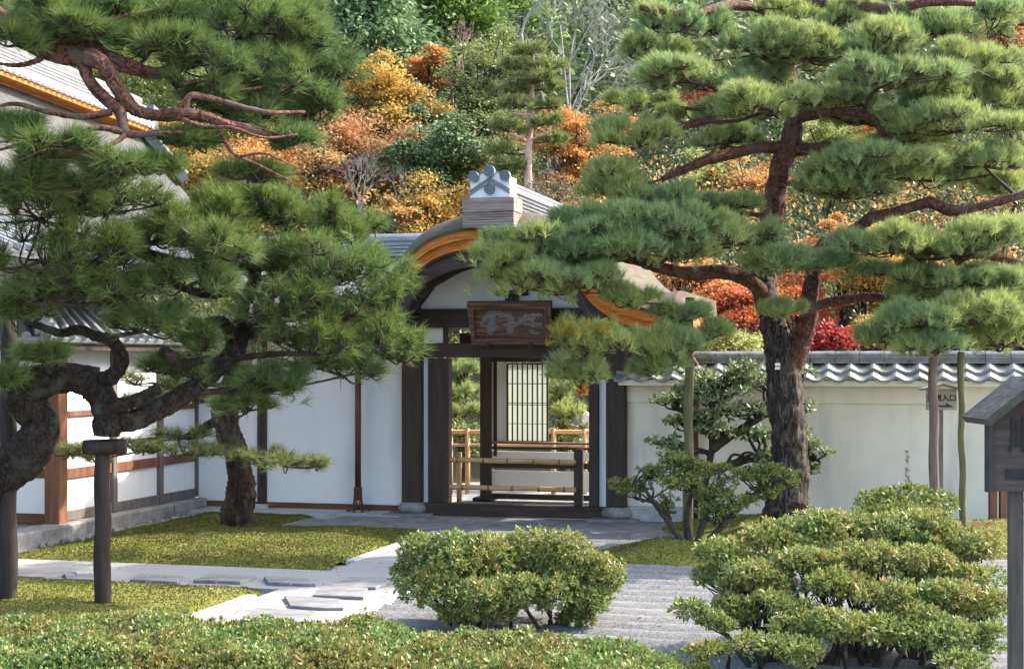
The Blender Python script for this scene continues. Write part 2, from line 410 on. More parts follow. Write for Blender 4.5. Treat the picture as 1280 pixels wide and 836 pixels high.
class MB:
    """collects shapes in absolute coordinates (site u,v,z or world x,y,z) and links them as one mesh"""

    def __init__(s):
        s.v, s.f = [], []

    def add(s, vs, fs):
        n = len(s.v)
        s.v += [tuple(x) for x in vs]
        s.f += [tuple(i + n for i in f) for f in fs]
        return s

    def box(s, x0, x1, y0, y1, z0, z1, bev=0.0):
        if bev <= 0:
            vs = [(x0, y0, z0), (x1, y0, z0), (x1, y1, z0), (x0, y1, z0), (x0, y0, z1), (x1, y0, z1), (x1, y1, z1), (x0, y1, z1)]
            return s.add(vs, [(0, 3, 2, 1), (4, 5, 6, 7), (0, 1, 5, 4), (1, 2, 6, 5), (2, 3, 7, 6), (3, 0, 4, 7)])
        b = bev
        ring = lambda z, d: [(x0 + d + b, y0 + d, z), (x1 - d - b, y0 + d, z), (x1 - d, y0 + d + b, z), (x1 - d, y1 - d - b, z),
                             (x1 - d - b, y1 - d, z), (x0 + d + b, y1 - d, z), (x0 + d, y1 - d - b, z), (x0 + d, y0 + d + b, z)]
        vs = ring(z0, b) + ring(z0 + b, 0) + ring(z1 - b, 0) + ring(z1, b)
        fs = [tuple(range(7, -1, -1)), tuple(range(24, 32))]
        for k in range(3):
            for i in range(8):
                j = (i + 1) % 8
                fs.append((k * 8 + i, k * 8 + j, k * 8 + 8 + j, k * 8 + 8 + i))
        return s.add(vs, fs)

    def bar(s, p0, p1, w, h, up=(0, 0, 1)):
        """rectangular bar from p0 to p1"""
        p0, p1 = Vector(p0), Vector(p1)
        d = (p1 - p0).normalized()
        a = d.cross(Vector(up))
        if a.length < 1e-4:
            a = d.cross(Vector((1, 0, 0)))
        a.normalize()
        b = a.cross(d)
        vs = []
        for p in (p0, p1):
            for sa, sb in ((-1, -1), (1, -1), (1, 1), (-1, 1)):
                vs.append(p + a * sa * w / 2 + b * sb * h / 2)
        return s.add(vs, [(0, 1, 2, 3), (7, 6, 5, 4), (0, 4, 5, 1), (1, 5, 6, 2), (2, 6, 7, 3), (3, 7, 4, 0)])

    def tube(s, pts, rad, n=8, wob=0.0, cap=True, seed=0, fis=0.0):
        pts = [Vector(p) for p in pts]
        m = len(pts)
        if not hasattr(rad, '__len__'):
            rad = [rad] * m
        d0 = (pts[1] - pts[0]).normalized()
        a = d0.orthogonal().normalized()
        vs = []
        arc = 0.0
        for i, p in enumerate(pts):
            if i:
                arc += (p - pts[i - 1]).length
            if i == 0:
                d = d0
            elif i == m - 1:
                d = (pts[-1] - pts[-2]).normalized()
            else:
                d = (pts[i + 1] - pts[i - 1]).normalized()
            a = (a - d * a.dot(d))
            a = a.normalized() if a.length > 1e-6 else d.orthogonal().normalized()
            b = d.cross(a)
            for k in range(n):
                t = 2 * math.pi * k / n
                r = rad[i]
                if wob:
                    q = p + (a * math.cos(t) + b * math.sin(t)) * r
                    r *= 1 + wob * (.6 * mnoise.noise(q * (0.22 / max(r, .02)) + Vector((seed, 0, 0))) + .4 * mnoise.noise(q * (1.1 / max(r, .02))))
                if fis:
                    kk = 3.2 * max(.5, rad[i] / .12)
                    f1 = mnoise.noise(Vector((math.cos(t) * kk, math.sin(t) * kk, arc * 3.2 + seed * 3.1)))
                    f2 = mnoise.noise(Vector((math.cos(t) * kk * 2.6, math.sin(t) * kk * 2.6, arc * 9 + seed)))
                    r += fis * (abs(f1) * 1.6 - .45 + .5 * f2)
                vs.append(p + (a * math.cos(t) + b * math.sin(t)) * r)
        fs = []
        for i in range(m - 1):
            for k in range(n):
                j = (k + 1) % n
                fs.append((i * n + k, i * n + j, (i + 1) * n + j, (i + 1) * n + k))
        if cap:
            fs.append(tuple(range(n - 1, -1, -1)))
            fs.append(tuple((m - 1) * n + k for k in range(n)))
        return s.add(vs, fs)

    def lathe(s, c, prof, n=20, sx=1, sy=1):
        vs = []
        for r, z in prof:
            for k in range(n):
                t = 2 * math.pi * k / n
                vs.append((c[0] + r * math.cos(t) * sx, c[1] + r * math.sin(t) * sy, c[2] + z))
        fs = []
        m = len(prof)
        for i in range(m - 1):
            for k in range(n):
                j = (k + 1) % n
                fs.append((i * n + k, i * n + j, (i + 1) * n + j, (i + 1) * n + k))
        fs.append(tuple(range(n - 1, -1, -1)))
        fs.append(tuple((m - 1) * n + k for k in range(n)))
        return s.add(vs, fs)

    def prism(s, poly, y0, y1):
        """polygon in (x,z) pushed from y0 to y1"""
        n = len(poly)
        vs = [(x, y0, z) for x, z in poly] + [(x, y1, z) for x, z in poly]
        fs = [tuple(range(n)), tuple(range(2 * n - 1, n - 1, -1))]
        for i in range(n):
            j = (i + 1) % n
            fs.append((i, i + n, j + n, j))
        return s.add(vs, fs)

    def slab(s, poly, z0, z1, inset=0.0):
        """polygon in (x,y) raised from z0 to z1, top edge pulled in a little"""
        n = len(poly)
        cx = sum(p[0] for p in poly) / n
        cy = sum(p[1] for p in poly) / n
        top = [(cx + (x - cx) * (1 - inset), cy + (y - cy) * (1 - inset)) for x, y in poly]
        vs = [(x, y, z0) for x, y in poly] + [(x, y, z1 - inset * 0.2) for x, y in poly] + [(x, y, z1) for x, y in top]
        fs = [tuple(range(n - 1, -1, -1)), tuple(range(2 * n, 3 * n))]
        for k in range(2):
            for i in range(n):
                j = (i + 1) % n
                fs.append((k * n + i, k * n + j, k * n + n + j, k * n + n + i))
        return s.add(vs, fs)

    def build(s, name, mat, parent=None, smooth=False, label=None):
        base = BASE[parent.name] if parent is not None else Vector((0, 0, 0))
        me = bpy.data.meshes.new(name)
        vs = [(x - base.x, y - base.y, z - base.z) for x, y, z in s.v]
        me.from_pydata(vs, [], s.f)
        me.validate()
        o = link_mesh(name, me, mat, parent, smooth)
        if label:
            o['label'] = label
        return o

    def build_site(s, name, mat, kind='structure', smooth=False):
        o = s.build(name, mat, None, smooth)
        o.location = (OX, OY, 0)
        o.rotation_euler = (0, 0, -YAW)
        if kind:
            o['kind'] = kind
        return o


def curve(pts, k=6):
    """Catmull-Rom through pts"""
    pts = [Vector(p) for p in pts]
    if len(pts) < 3:
        return pts
    q = [pts[0] * 2 - pts[1]] + pts + [pts[-1] * 2 - pts[-2]]
    out = []
    for i in range(1, len(q) - 2):
        for j in range(k):
            t = j / k
            p0, p1, p2, p3 = q[i - 1], q[i], q[i + 1], q[i + 2]
            out.append(0.5 * (2 * p1 + (p2 - p0) * t + (2 * p0 - 5 * p1 + 4 * p2 - p3) * t * t + (3 * p1 - p0 - 3 * p2 + p3) * t ** 3))
    out.append(pts[-1])
    return out


def lerp_list(vals, n):
    return list(np.interp(np.linspace(0, 1, n), np.linspace(0, 1, len(vals)), vals))


def unit(a):
    return a / np.maximum(np.linalg.norm(a, axis=1, keepdims=True), 1e-9)


def leaf_mesh(c, d, ln, wd, roll=None):
    """one pointed quad per leaf; c, d (N,3); ln, wd scalars or (N,)"""
    n = len(c)
    d = unit(d)
    s = unit(np.cross(d, rng.normal(size=(n, 3)) if roll is None else roll))
    ln = np.broadcast_to(ln, n)[:, None]
    wd = np.broadcast_to(wd, n)[:, None]
    v = np.empty((n, 4, 3))
    v[:, 0] = c
    v[:, 1] = c + d * ln * 0.55 + s * wd / 2
    v[:, 2] = c + d * ln
    v[:, 3] = c + d * ln * 0.55 - s * wd / 2
    f = np.arange(n * 4).reshape(n, 4)
    return v.reshape(-1, 3), f


def needle_mesh(c, d, per, ln, wd, spread):
    """bursts of needles, one slim triangle each"""
    n = len(c)
    cc = np.repeat(c, per, 0)
    dd = unit(np.repeat(unit(d), per, 0) + rng.normal(size=(n * per, 3)) * spread)
    L = ln * rng.uniform(0.65, 1.15, (n * per, 1))
    s = unit(np.cross(dd, rng.normal(size=(n * per, 3))))
    cc = cc + dd * 0.01 - np.repeat(unit(d), per, 0) * rng.uniform(0, ln * 0.55, (n * per, 1))
    v = np.empty((n * per, 3, 3))
    v[:, 0] = cc + s * wd / 2
    v[:, 1] = cc - s * wd / 2
    v[:, 2] = cc + dd * L
    return v.reshape(-1, 3), np.arange(n * per * 3).reshape(-1, 3)


def leaf_obj(name, v, f, mat, parent):
    b = np.array(BASE[parent.name])
    return link_mesh(name, np_mesh(v - b, f), mat, parent)


# ------------------------------------------------------------------ the ground
def hump(u, v, seed=0.0):
    return (np.sin(u * 1.7 + seed) * np.cos(v * 1.3 + seed * 2) * 0.5 + np.sin(u * 3.9 + v * 2.3 + seed) * 0.25 + np.cos(u * 7.1 - v * 5.3 + seed) * 0.13 + np.sin(u * 13 + v * 11) * 0.06)


MB().box(-60, 60, -24, 8, -0.6, -0.03).build_site('ground', 'sand')


def hill_z(x, y):
    return max(0.0, (y - 27) * 0.40) + 0.35 * mnoise.noise(Vector((x * 0.15, y * 0.15, 0))) * min(1, max(0, (y - 27) / 6))


nx, ny = 60, 40
hv = [(-60 + 120 * i / nx, 26.5 + 75 * j / ny) for j in range(ny + 1) for i in range(nx + 1)]
hv = np.array([(x, y, hill_z(x, y) - 0.05) for x, y in hv])
hf = np.array([(j * (nx + 1) + i, j * (nx + 1) + i + 1, (j + 1) * (nx + 1) + i + 1, (j + 1) * (nx + 1) + i) for j in range(ny) for i in range(nx)])
tag(link_mesh('hill', np_mesh(hv, hf), 'hill_soil', smooth=True), kind='structure')


def sheet(name, mat, u0, u1, v0, v1, du, dv, zf, kind='structure', inside=None, smooth=True):
    us = np.linspace(u0, u1, int((u1 - u0) / du) + 1)
    vs = np.linspace(v0, v1, int((v1 - v0) / dv) + 1)
    U, V = np.meshgrid(us, vs)
    Z = zf(U, V)
    co = np.stack([U, V, Z], -1).reshape(-1, 3)
    n = len(us)
    i, j = np.meshgrid(np.arange(n - 1), np.arange(len(vs) - 1))
    a = (j * n + i).ravel()
    f = np.stack([a, a + 1, a + n + 1, a + n], 1)
    if inside is not None:
        m = inside(U, V).ravel()
        f = f[m[f].all(1)]
    o = link_mesh(name, np_mesh(co, f), mat, None, smooth)
    o.location = (OX, OY, 0)
    o.rotation_euler = (0, 0, -YAW)
    o['kind'] = kind
    return o


# raked gravel: ridges along u
def rake(U, V):
    wv = V + 0.02 * np.sin(U * 1.9 + V * 0.7) + 0.012 * np.sin(U * 5.3 + V * 2)
    t = np.abs((wv / 0.33) % 1.0 - 0.5) * 2
    return 0.012 + 0.032 * (1 + np.cos(t * np.pi)) ** 0.8 + 0.005 * np.sin(U * 31 + V * 17) * np.sin(V * 41 - U * 9)


sheet('raked_gravel', 'gravel', 0.90, 8.5, -12.0, -1.72, 0.06, 0.025, rake)
# the path to the gate with its kerbs, and the side path
MB().box(-0.42, 0.80, -16, -1.72, -0.05, 0.015).build_site('path', 'sand')
MB().box(-9, -0.424, -6.56, -5.30, -0.05, 0.012).build_site('side_path', 'sand')
k = MB()
vv = -16.0
while vv < -1.75:
    l = random.uniform(1.1, 1.7)
    v1 = min(vv + l, -1.74)
    k.box(0.80, 0.895, vv, v1 - 0.012, -0.05, 0.03 + random.uniform(-.004, .004), 0.008)
    if not (-6.6 < v1 and vv < -5.5):
        k.box(-0.53, -0.425, vv, v1 - 0.012, -0.05, 0.03 + random.uniform(-.004, .004), 0.008)
    vv = v1
k.build_site('kerb', 'stone_pale')
# apron of paving slabs before the gate
k = MB()
uu = -2.6
for row in range(2):
    uu = -2.55 + row * 0.35
    while uu < 2.35:
        u1 = min(uu + random.uniform(0.75, 1.25), 2.4)
        k.box(uu, u1 - 0.008, -1.7 + row * 0.8, -0.915 + row * 0.86, -0.08, 0.03 + random.uniform(-.003, .003), 0.006)
        uu = u1
k.build_site('gate_pavement', 'stone_slate')
k = MB()
for uu, u1 in ((-0.40, 0.02), (0.03, 0.42), (0.43, 0.78)):
    k.box(uu, u1 - 0.01, -2.25, -1.75, 0.0, 0.035, 0.006)
k.build_site('path_pavement', 'stone_slate')
# gutter strip and plinth by the corridor
MB().box(-4.45, -1.42, -0.45, 0.05, -0.05, 0.04).build_site('wall_pavement', 'stone_pale')
k = MB()
vv = -14.0
while vv < 0.12:
    v1 = min(vv + random.uniform(1.5, 2.6), 0.12)
    k.box(-4.80, -4.45 + random.uniform(-.01, .01), vv, v1 - 0.01, -0.1, 0.17 + random.uniform(-.006, .006), 0.02)
    vv = v1
k.build_site('plinth_kerb', 'stone')
k = MB()
for i in range(9):
    for j in range(12):
        k.box(-9.2 + i * 0.49, -9.2 + (i + 1) * 0.49 - 0.006, -9 + j * 0.49, -9 + (j + 1) * 0.49 - 0.006, -0.1, 0.155, 0.005)
k.build_site('terrace', 'paving_dark')


def moss_edge(U, V, d):
    return np.clip(d / 0.12, 0, 1) ** 0.5


def m1_dist(U, V):
    d = np.minimum.reduce([U + 4.18, -0.55 - U, V + 5.30, -0.50 - V])
    cut = np.maximum(-2.60 - U, -1.75 - V)
    d = np.minimum(d, cut)
    return d + 0.04 * np.sin(U * 9) * np.sin(V * 7) + .02 * np.sin(U * 31 + 2 * V) * np.sin(V * 29)


def m1_z(U, V):
    d = m1_dist(U, V)
    return -0.02 + moss_edge(U, V, d) * 0.05 + np.clip(d / 1.2, 0, 1) * (0.11 + 0.085 * hump(U, V))


def m2_dist(U, V):
    return np.minimum.reduce([U + 9, -0.56 - U, V + 12, -6.58 - V]) + 0.03 * np.sin(U * 8) * np.sin(V * 7) + .02 * np.sin(U * 31 + 2 * V) * np.sin(V * 29)


def m2_z(U, V):
    d = m2_dist(U, V)
    return -0.02 + moss_edge(U, V, d) * 0.05 + np.clip(d / 1.0, 0, 1) * (0.05 + 0.03 * hump(U, V, 3))


IC = S(*G(842, 702)[:2])


def m3_dist(U, V):
    e = ((U - IC[0] - 0.05) / 0.95) ** 2 + ((V - IC[1]) / 0.75) ** 2
    return (1 - np.sqrt(e)) * 0.7 + 0.03 * np.sin(U * 9) * np.sin(V * 7)


def m3_z(U, V):
    d = m3_dist(U, V)
    return 0.0 + moss_edge(U, V, d) * 0.06 + np.clip(d / 0.6, 0, 1) * (0.17 + 0.05 * hump(U, V, 1))


def m4_dist(U, V):
    return np.minimum.reduce([U - 2.35 - 0.25 * np.sin(V * 2), 14 - U, V + 3.2 + 0.3 * np.sin(U), -0.06 - V])


def m4_z(U, V):
    d = m4_dist(U, V)
    return -0.02 + moss_edge(U, V, d) * 0.06 + np.clip(d / 1.4, 0, 1) * (0.27 + 0.04 * hump(U, V, 5))


MOSS = [('moss', m1_dist, m1_z, (-4.3, -0.5, -5.4, -0.4), 80000), ('moss', m2_dist, m2_z, (-7, -0.5, -9.5, -6.5), 40000),
        ('moss', m3_dist, m3_z, (IC[0] - 1.0, IC[0] + 1.1, IC[1] - .9, IC[1] + .9), 11000), ('moss', m4_dist, m4_z, (2.0, 7, -3.4, 0), 20000)]
for nm, df, zf, (a, b, c, d), cnt in MOSS:
    base = sheet('moss_bed', 'moss_ground', a, b, c, d, 0.05, 0.05, zf, 'structure', lambda U, V: df(U, V) > -0.02)
    u = rng.uniform(a, b, cnt)
    v = rng.uniform(c, d, cnt)
    keep = df(u, v) > 0.0
    u, v = u[keep], v[keep]
    z = zf(u, v)
    cc = np.stack([u, v, z - 0.004], 1)
    dd = np.stack([rng.normal(0, .6, len(u)), rng.normal(0, .6, len(u)), np.ones(len(u))], 1)
    vv_, ff_ = leaf_mesh(cc, dd, rng.uniform(.010, .026, len(u)), rng.uniform(.008, .016, len(u)))
    o = link_mesh('moss', np_mesh(vv_, ff_), 'moss_tuft')
    o.location = (OX, OY, 0)
    o.rotation_euler = (0, 0, -YAW)
    o['kind'] = 'stuff'

# fallen leaves and needles on the ground
n = 1500
u = np.concatenate([rng.uniform(-4.2, .8, n), rng.uniform(.9, 6, n // 3)])
v = np.concatenate([rng.uniform(-9, -.6, n), rng.uniform(-9, -1.8, n // 3)])
z = np.where(m1_dist(u, v) > 0, m1_z(u, v) + .012, np.where(m2_dist(u, v) > 0, m2_z(u, v) + .012, np.where(u > .9, rake(u, v) + .004, .036)))
c_ = np.stack([u, v, z], 1)
d_ = np.stack([rng.normal(size=len(u)), rng.normal(size=len(u)), rng.normal(0, .12, len(u))], 1)
v_, f_ = leaf_mesh(c_, d_, rng.uniform(.02, .05, len(u)), rng.uniform(.006, .028, len(u)), rng.normal(0, .25, (len(u), 3)) + np.array([0, 0, 1]) * 0 + np.cross(unit(d_), np.array([0, 0, 1.0])) * 0 + np.array([0, 0, 1]))
o = link_mesh('fallen_leaves', np_mesh(v_, f_), 'litter')
o.location = (OX, OY, 0)
o.rotation_euler = (0, 0, -YAW)
o['kind'] = 'stuff'

# pebbles along the plinth
pb = MB()
for i in range(150):
    v = random.uniform(-4.2, -0.2)
    u = random.uniform(-4.42, -4.16)
    r = random.uniform(.018, .045)
    pb.lathe((u, v, -0.03), [(r * .7, 0), (r, r * .5), (r * .8, r * 1.1), (r * .25, r * 1.3)], 7, 1, random.uniform(.7, 1.2))
pb.build_site('pebbles', 'stone', 'stuff', True)

# stepping stones
STEP = [(46, 716, .56, .34, 'grey stepping stone at the far left end of the side path'), (103, 720, .38, .26, 'narrow dark stepping stone just left of the propping post'),
        (198, 721, .52, .30, 'broad stepping stone on the white side path just right of the propping post'), (280, 722, .54, .30, 'stepping stone midway along the side path between the two moss beds'),
        (361, 725, .50, .28, 'last stepping stone of the side path before the path junction'), (453, 727, .50, .46, 'large flat stepping stone in the path junction beside the moss tip'),
        (428, 739, .46, .40, 'angular stepping stone in the middle of the path junction'), (392, 752, .52, .36, 'stepping stone with a thick front edge nearest the lower moss corner'),
        (350, 768, .60, .4, 'pale stepping stone half hidden behind the clipped hedge')]
for i, (px, py, a, b, lab) in enumerate(STEP):
    g = G(px, py, 0.04)
    su, sv = S(g.x, g.y)
    poly = []
    sk_ = random.uniform(-.12, .12)
    for q, (ex, ey) in enumerate(((-1, -1), (.2, -1.05), (1, -1), (1.02, .3), (1, 1), (-.3, 1.04), (-1, 1))):
        poly.append((su + a / 2 * ex * random.uniform(.84, 1.04) + sk_ * ey, sv + b * .68 * ey * random.uniform(.84, 1.04)))
    st = thing('stepping_stone', lab, 'stepping stone', (su, sv, 0), True, 'stepping stones in the white path')
    COL.objects.unlink(st)
    bpy.data.objects.remove(st)
    BASE['tmp'] = Vector((su, sv, 0))
    mb = MB().slab([(x - su, y - sv) for x, y in poly], -0.02, 0.036 + random.uniform(0, .010), 0.02)
    o = mb.build('stepping_stone', 'stone_slate')
    o.location = W(su, sv, 0)
    o.rotation_euler = (0, 0, -YAW)
    tag(o, lab, 'stepping stone', 'stepping stones in the white path')

# ------------------------------------------------------------------ roofs of round tiles
def tile_plane(mb, e0, e1, r1, r0, pitch=0.24, rr=0.055, thick=0.06, ends=True):
    e0, e1, r1, r0 = map(Vector, (e0, e1, r1, r0))
    nrm = (e1 - e0).cross(r0 - e0).normalized()
    if nrm.z < 0:
        nrm = -nrm
    t = nrm * thick
    mb.add([e0, e1, r1, r0, e0 - t, e1 - t, r1 - t, r0 - t], [(0, 1, 2, 3), (7, 6, 5, 4), (0, 4, 5, 1), (1, 5, 6, 2), (2, 6, 7, 3), (3, 7, 4, 0)])
    n = max(2, int((e1 - e0).length / pitch))
    ru = (e1 - e0).normalized()
    for i in range(n + 1):
        s = i / n
        a = e0.lerp(e1, s)
        # rib runs straight up the slope until the ridge or a hip
        b = r0.lerp(r1, s)
        steps = 8
        pts = [a.lerp(b, q / steps) + nrm * 0.012 for q in range(steps + 1)]
        mb.tube(pts, [rr * (1.06 if q % 2 == 0 else 0.94) for q in range(steps + 1)], 7)


# ------------------------------------------------------------------ the gate
gate = thing('temple_gate', 'wooden temple gate with a curved bark roof between white plaster walls', 'gate', (0, 0, 0), True)


def uvbox(px0, py0, px1, py1, v, depth, mb=None, bev=0.0, out=0.0):
    u0, z1 = UV(px0, py0, v)
    u1, z0 = UV(px1, py1, v)
    return (mb or MB()).box(u0, u1, v - out, v + depth, z0, z1, bev)


GV = -0.02
zs = 0.03
# posts on stone pads
for px0, px1 in ((501.5, 526), (757, 782)):
    u0 = UV(px0, 600, -0.13)[0]
    u1 = UV(px1, 600, -0.13)[0]
    p = MB().box(u0, u1, -0.13, 0.12, 0.19, 2.72, 0.018).build('post', 'wood_dark', gate)
    uc = (u0 + u1) / 2
    MB().lathe((uc, -0.005, 0.055), [(.17, 0), (.205, .03), (.215, .07), (.195, .11), (.165, .145)], 24).build('base_stone', 'stone', p, True)
    MB().box(uc - .33, uc + .30, -0.36, 0.24, -0.02, 0.062, 0.01).build('base_slab', 'stone_slate', p)
# sill, jambs, white strips
ul, ur = UV(525, 640, -.1)[0], UV(757, 640, -.1)[0]
MB().box(ul + .0, ur, -0.08, 0.10, 0.032, 0.195, 0.01).build('sill', 'wood_dark_along', gate)
for a, b in ((535, 561), (736, 748)):
    ua, ub = UV(a, 500, -.06)[0], UV(b, 500, -.06)[0]
    MB().box(ua, ub, -0.06, 0.09, 0.196, 2.13, 0.008).build('jamb', 'wood_dark', gate)
for a, b in ((526, 535), (748, 757.5)):
    ua, ub = UV(a, 500, 0)[0], UV(b, 500, 0)[0]
    MB().box(ua, ub, 0.0, 0.04, 0.196, 2.13).build('side_panel', 'plaster_white', gate)
ua = UV(561, 500, .12)[0]
MB().bar((ua - .06, .12, 1.12), (UV(559, 500, 1.05)[0], 1.05, 1.12), .05, 2.0).build('door', 'wood_dark', gate)
# beams
uL, uR = UV(500, 430, -.12)[0], UV(786, 430, -.12)[0]
MB().box(UV(530, 430, -.1)[0], UV(757, 430, -.1)[0], -0.10, 0.10, 2.135, UV(640, 428.5, -.1)[1], 0.008).build('lintel', 'wood_dark_along', gate)
MB().box(uL - .05, uR + .05, -0.10, 0.12, UV(640, 409, -.1)[1], UV(640, 385.5, -.1)[1], 0.01).build('tie_beam', 'wood_dark_along', gate)
# panels between lintel and tie beam
za, zb = UV(640, 428.5, 0)[1] + .004, UV(640, 409, 0)[1] - .004
MB().box(UV(527, 420, 0)[0], UV(555, 420, 0)[0], 0.0, 0.04, za, zb).build('transom_panel', 'plaster_inner', gate)
MB().box(UV(705, 420, 0)[0], UV(757, 420, 0)[0], 0.0, 0.04, za, zb).build('transom_panel', 'wood_dark_along', gate)
for q in (557, 600, 640, 700):
    uq = UV(q, 420, 0)[0]
    MB().box(uq - .025, uq + .025, -.03, .05, za, zb).build('transom_strut', 'wood_dark', gate)
# bracket blocks at the post heads
for px in (513, 770):
    uc = UV(px, 415, -.2)[0]
    MB().prism([(uc - .07, 2.50), (uc + .07, 2.50), (uc + .12, 2.38), (uc + .05, 2.30), (uc - .05, 2.30), (uc - .12, 2.38)], -.34, -.135).build('bracket', 'wood_dark', gate)
# the curved roof: profile across u
HP = [(0, 4.02), (.40, 4.0), (.78, 3.90), (1.08, 3.73), (1.28, 3.52), (1.45, 3.30), (1.62, 3.14), (1.85, 3.03), (2.12, 2.965), (2.32, 2.975)]
hc = curve([(a, 0, b) for a, b in HP], 5)
PROF = [(-p.x, p.z) for p in reversed(hc[1:])] + [(p.x, p.z) for p in hc]


def off_prof(d, umax=9, nd=0.0):
    out = []
    n = len(PROF)
    for i, (u, z) in enumerate(PROF):
        a = PROF[max(0, i - 1)]
        b = PROF[min(n - 1, i + 1)]
        tx, tz = b[0] - a[0], b[1] - a[1]
        l = math.hypot(tx, tz)
        out.append((u + tz / l * (d * .18 + nd), z - d * (tx / l * .22 + .78) - tx / l * nd))
    return [p for p in out if abs(p[0]) <= umax]


def shell(d0, d1, vs, name, mat, umax=9, lip=None, smooth=False, nd=0.0):
    """solid between two offsets of the roof profile, swept along vs; lip(v) lowers the outer skin near the front edge"""
    mb = MB()
    n = None
    rings = []
    for v in vs:
        e = lip(v) if lip else 0
        a = off_prof(d0, umax, nd + e)
        b = off_prof(d1, umax, .262 if lip else nd)
        m = min(len(a), len(b))
        a, b = a[:m], b[:m]
        rings.append([(u, v, z) for u, z in a] + [(u, v, z) for u, z in reversed(b)])
    n = len(rings[0])
    vs_ = [p for r in rings for p in r]
    fs = []
    for i in range(len(rings) - 1):
        for k2 in range(n):
            j = (k2 + 1) % n
            fs.append((i * n + k2, i * n + j, (i + 1) * n + j, (i + 1) * n + k2))
    h = n // 2
    for i0, flip in ((0, False), ((len(rings) - 1) * n, True)):
        for k2 in range(h - 1):
            q = (i0 + k2, i0 + n - 1 - k2, i0 + n - 2 - k2, i0 + k2 + 1)
            fs.append(q[::-1] if flip else q)
    mb.add(vs_, fs)
    return mb.build(name, mat, gate, smooth)


lip = lambda v: 0.25 * max(0, (-0.35 - v) / 0.80) ** 2.2
shell(0, 0.03, [-1.15, -1.10, -1.02, -0.92, -0.82, -0.7, -0.55, -0.35, 0, 1, 2, 3.0], 'bark_roof', 'bark_roof', lip=lip, smooth=False)
for q in range(5):
    shell(0.032 + q * .0208, 0.0515 + q * .0208, [-1.135 + (q % 2) * .006 + q * .002, 3.0], 'eave_layer', 'bark_edge', nd=.262)
for q in range(5):
    shell(0.1375 + q * .0226, 0.1585 + q * .0226, [-1.05 + (q % 2) * .006 + q * .002, 2.95], 'eave_layer', 'bark_edge', nd=.262)
shell(0.252, 0.28, [-1.0, 2.9], 'soffit', 'wood_dark_along', nd=.262)
shell(0.282, 0.47, [-0.96, -0.86], 'bargeboard', 'wood_dark_along', umax=1.9, nd=.262)
# inner arch rib and its scalloped lower edge
poly = [p for p in off_prof(0.282, 1.7, .262)]
low = []
for i, (u, z) in enumerate(off_prof(0.50, 1.55, .262)):
    low.append((u, z + 0.04 * abs(math.sin(u * 4.2))))
MB().prism(poly + low[::-1], -0.62, -0.52).build('arch_rib', 'wood_dark_along', gate)
# plaster gable under the arch
zg = UV(640, 385.5, 0)[1] + .003
top = [(u, z) for u, z in off_prof(0.285, 1.5, .262) if z > zg + .03]
MB().prism([(top[0][0], zg), (top[-1][0], zg)][::1] + top[::-1], 0.0, 0.05).build('gable_panel', 'plaster_white', gate)
uc = UV(640, 368, -.02)[0]
MB().prism([(uc - .085, zg), (uc + .085, zg), (uc + .085, zg + .16), (uc - .085, zg + .16)], -0.06, -0.002).build('gable_strut', 'wood_dark', gate)
MB().box(uc - .22, uc + .22, -0.07, -.003, zg + .165, zg + .235, .01).build('strut_head', 'wood_dark_along', gate)
# rafters seen from the side of the arch
for s in (-1, 1):
    MB().box(s * 1.28 - .05, s * 1.28 + .05, -0.85, 2.4, 2.555, 2.65).build('purlin', 'wood_dark', gate)
# ridge with its ornament
uo = 0.03
MB().box(uo - .335, uo + .335, -1.22, -0.80, 3.945, 4.125, .006).build('ridge_box', 'board_weathered', gate)
mb = MB()
for i in range(6):
    zt = 3.94 - i * 0.033
    mb.box(uo - .325 + (i % 2) * .006, uo + .325 + i * .004, -1.20 - i * 0.012, -0.80, zt - .026, zt)
mb.build('ridge_shingle_stack', 'board_weathered', gate)
mb = MB().prism([(uo - .17, 4.0), (uo + .17, 4.0), (uo + .17, 4.28), (uo + .08, 4.36), (uo - .08, 4.36), (uo - .17, 4.28)], -0.78, 2.9)
ridge = mb.build('ridge', 'tile_dark', gate)
mb = MB()
for i in range(5):
    mb.tube([(uo - .1775, -0.7, 4.05 + i * .05), (uo - .1775, 2.9, 4.05 + i * .05)], .012, 5)
    mb.tube([(uo + .1775, -0.7, 4.05 + i * .05), (uo + .1775, 2.9, 4.05 + i * .05)], .012, 5)
mb.tube([(uo, -0.75, 4.38), (uo, 2.9, 4.38)], .06, 10)
mb.build('ridge_tile', 'tile_dark', ridge)
orn = MB().prism([(uo - .26, 4.127), (uo + .26, 4.127), (uo + .25, 4.39), (uo + .14, 4.42), (uo, 4.48), (uo - .14, 4.42), (uo - .25, 4.39)], -1.12, -0.785).build('ridge_ornament', 'limewash', gate)


def disc(mb, u, z, r, v):
    n = 22
    ring = [(u + r * math.cos(2 * math.pi * i / n), z + r * math.sin(2 * math.pi * i / n)) for i in range(n)]
    mb.prism(ring, v - .045, v)
    # raised rim and three bars
    for i in range(n):
        a, b = ring[i], ring[(i + 1) % n]
        mb.bar((a[0] * .93 + u * .07, v - .052, a[1] * .93 + z * .07), (b[0] * .93 + u * .07, v - .052, b[1] * .93 + z * .07), r * .16, .02, (0, 1, 0))


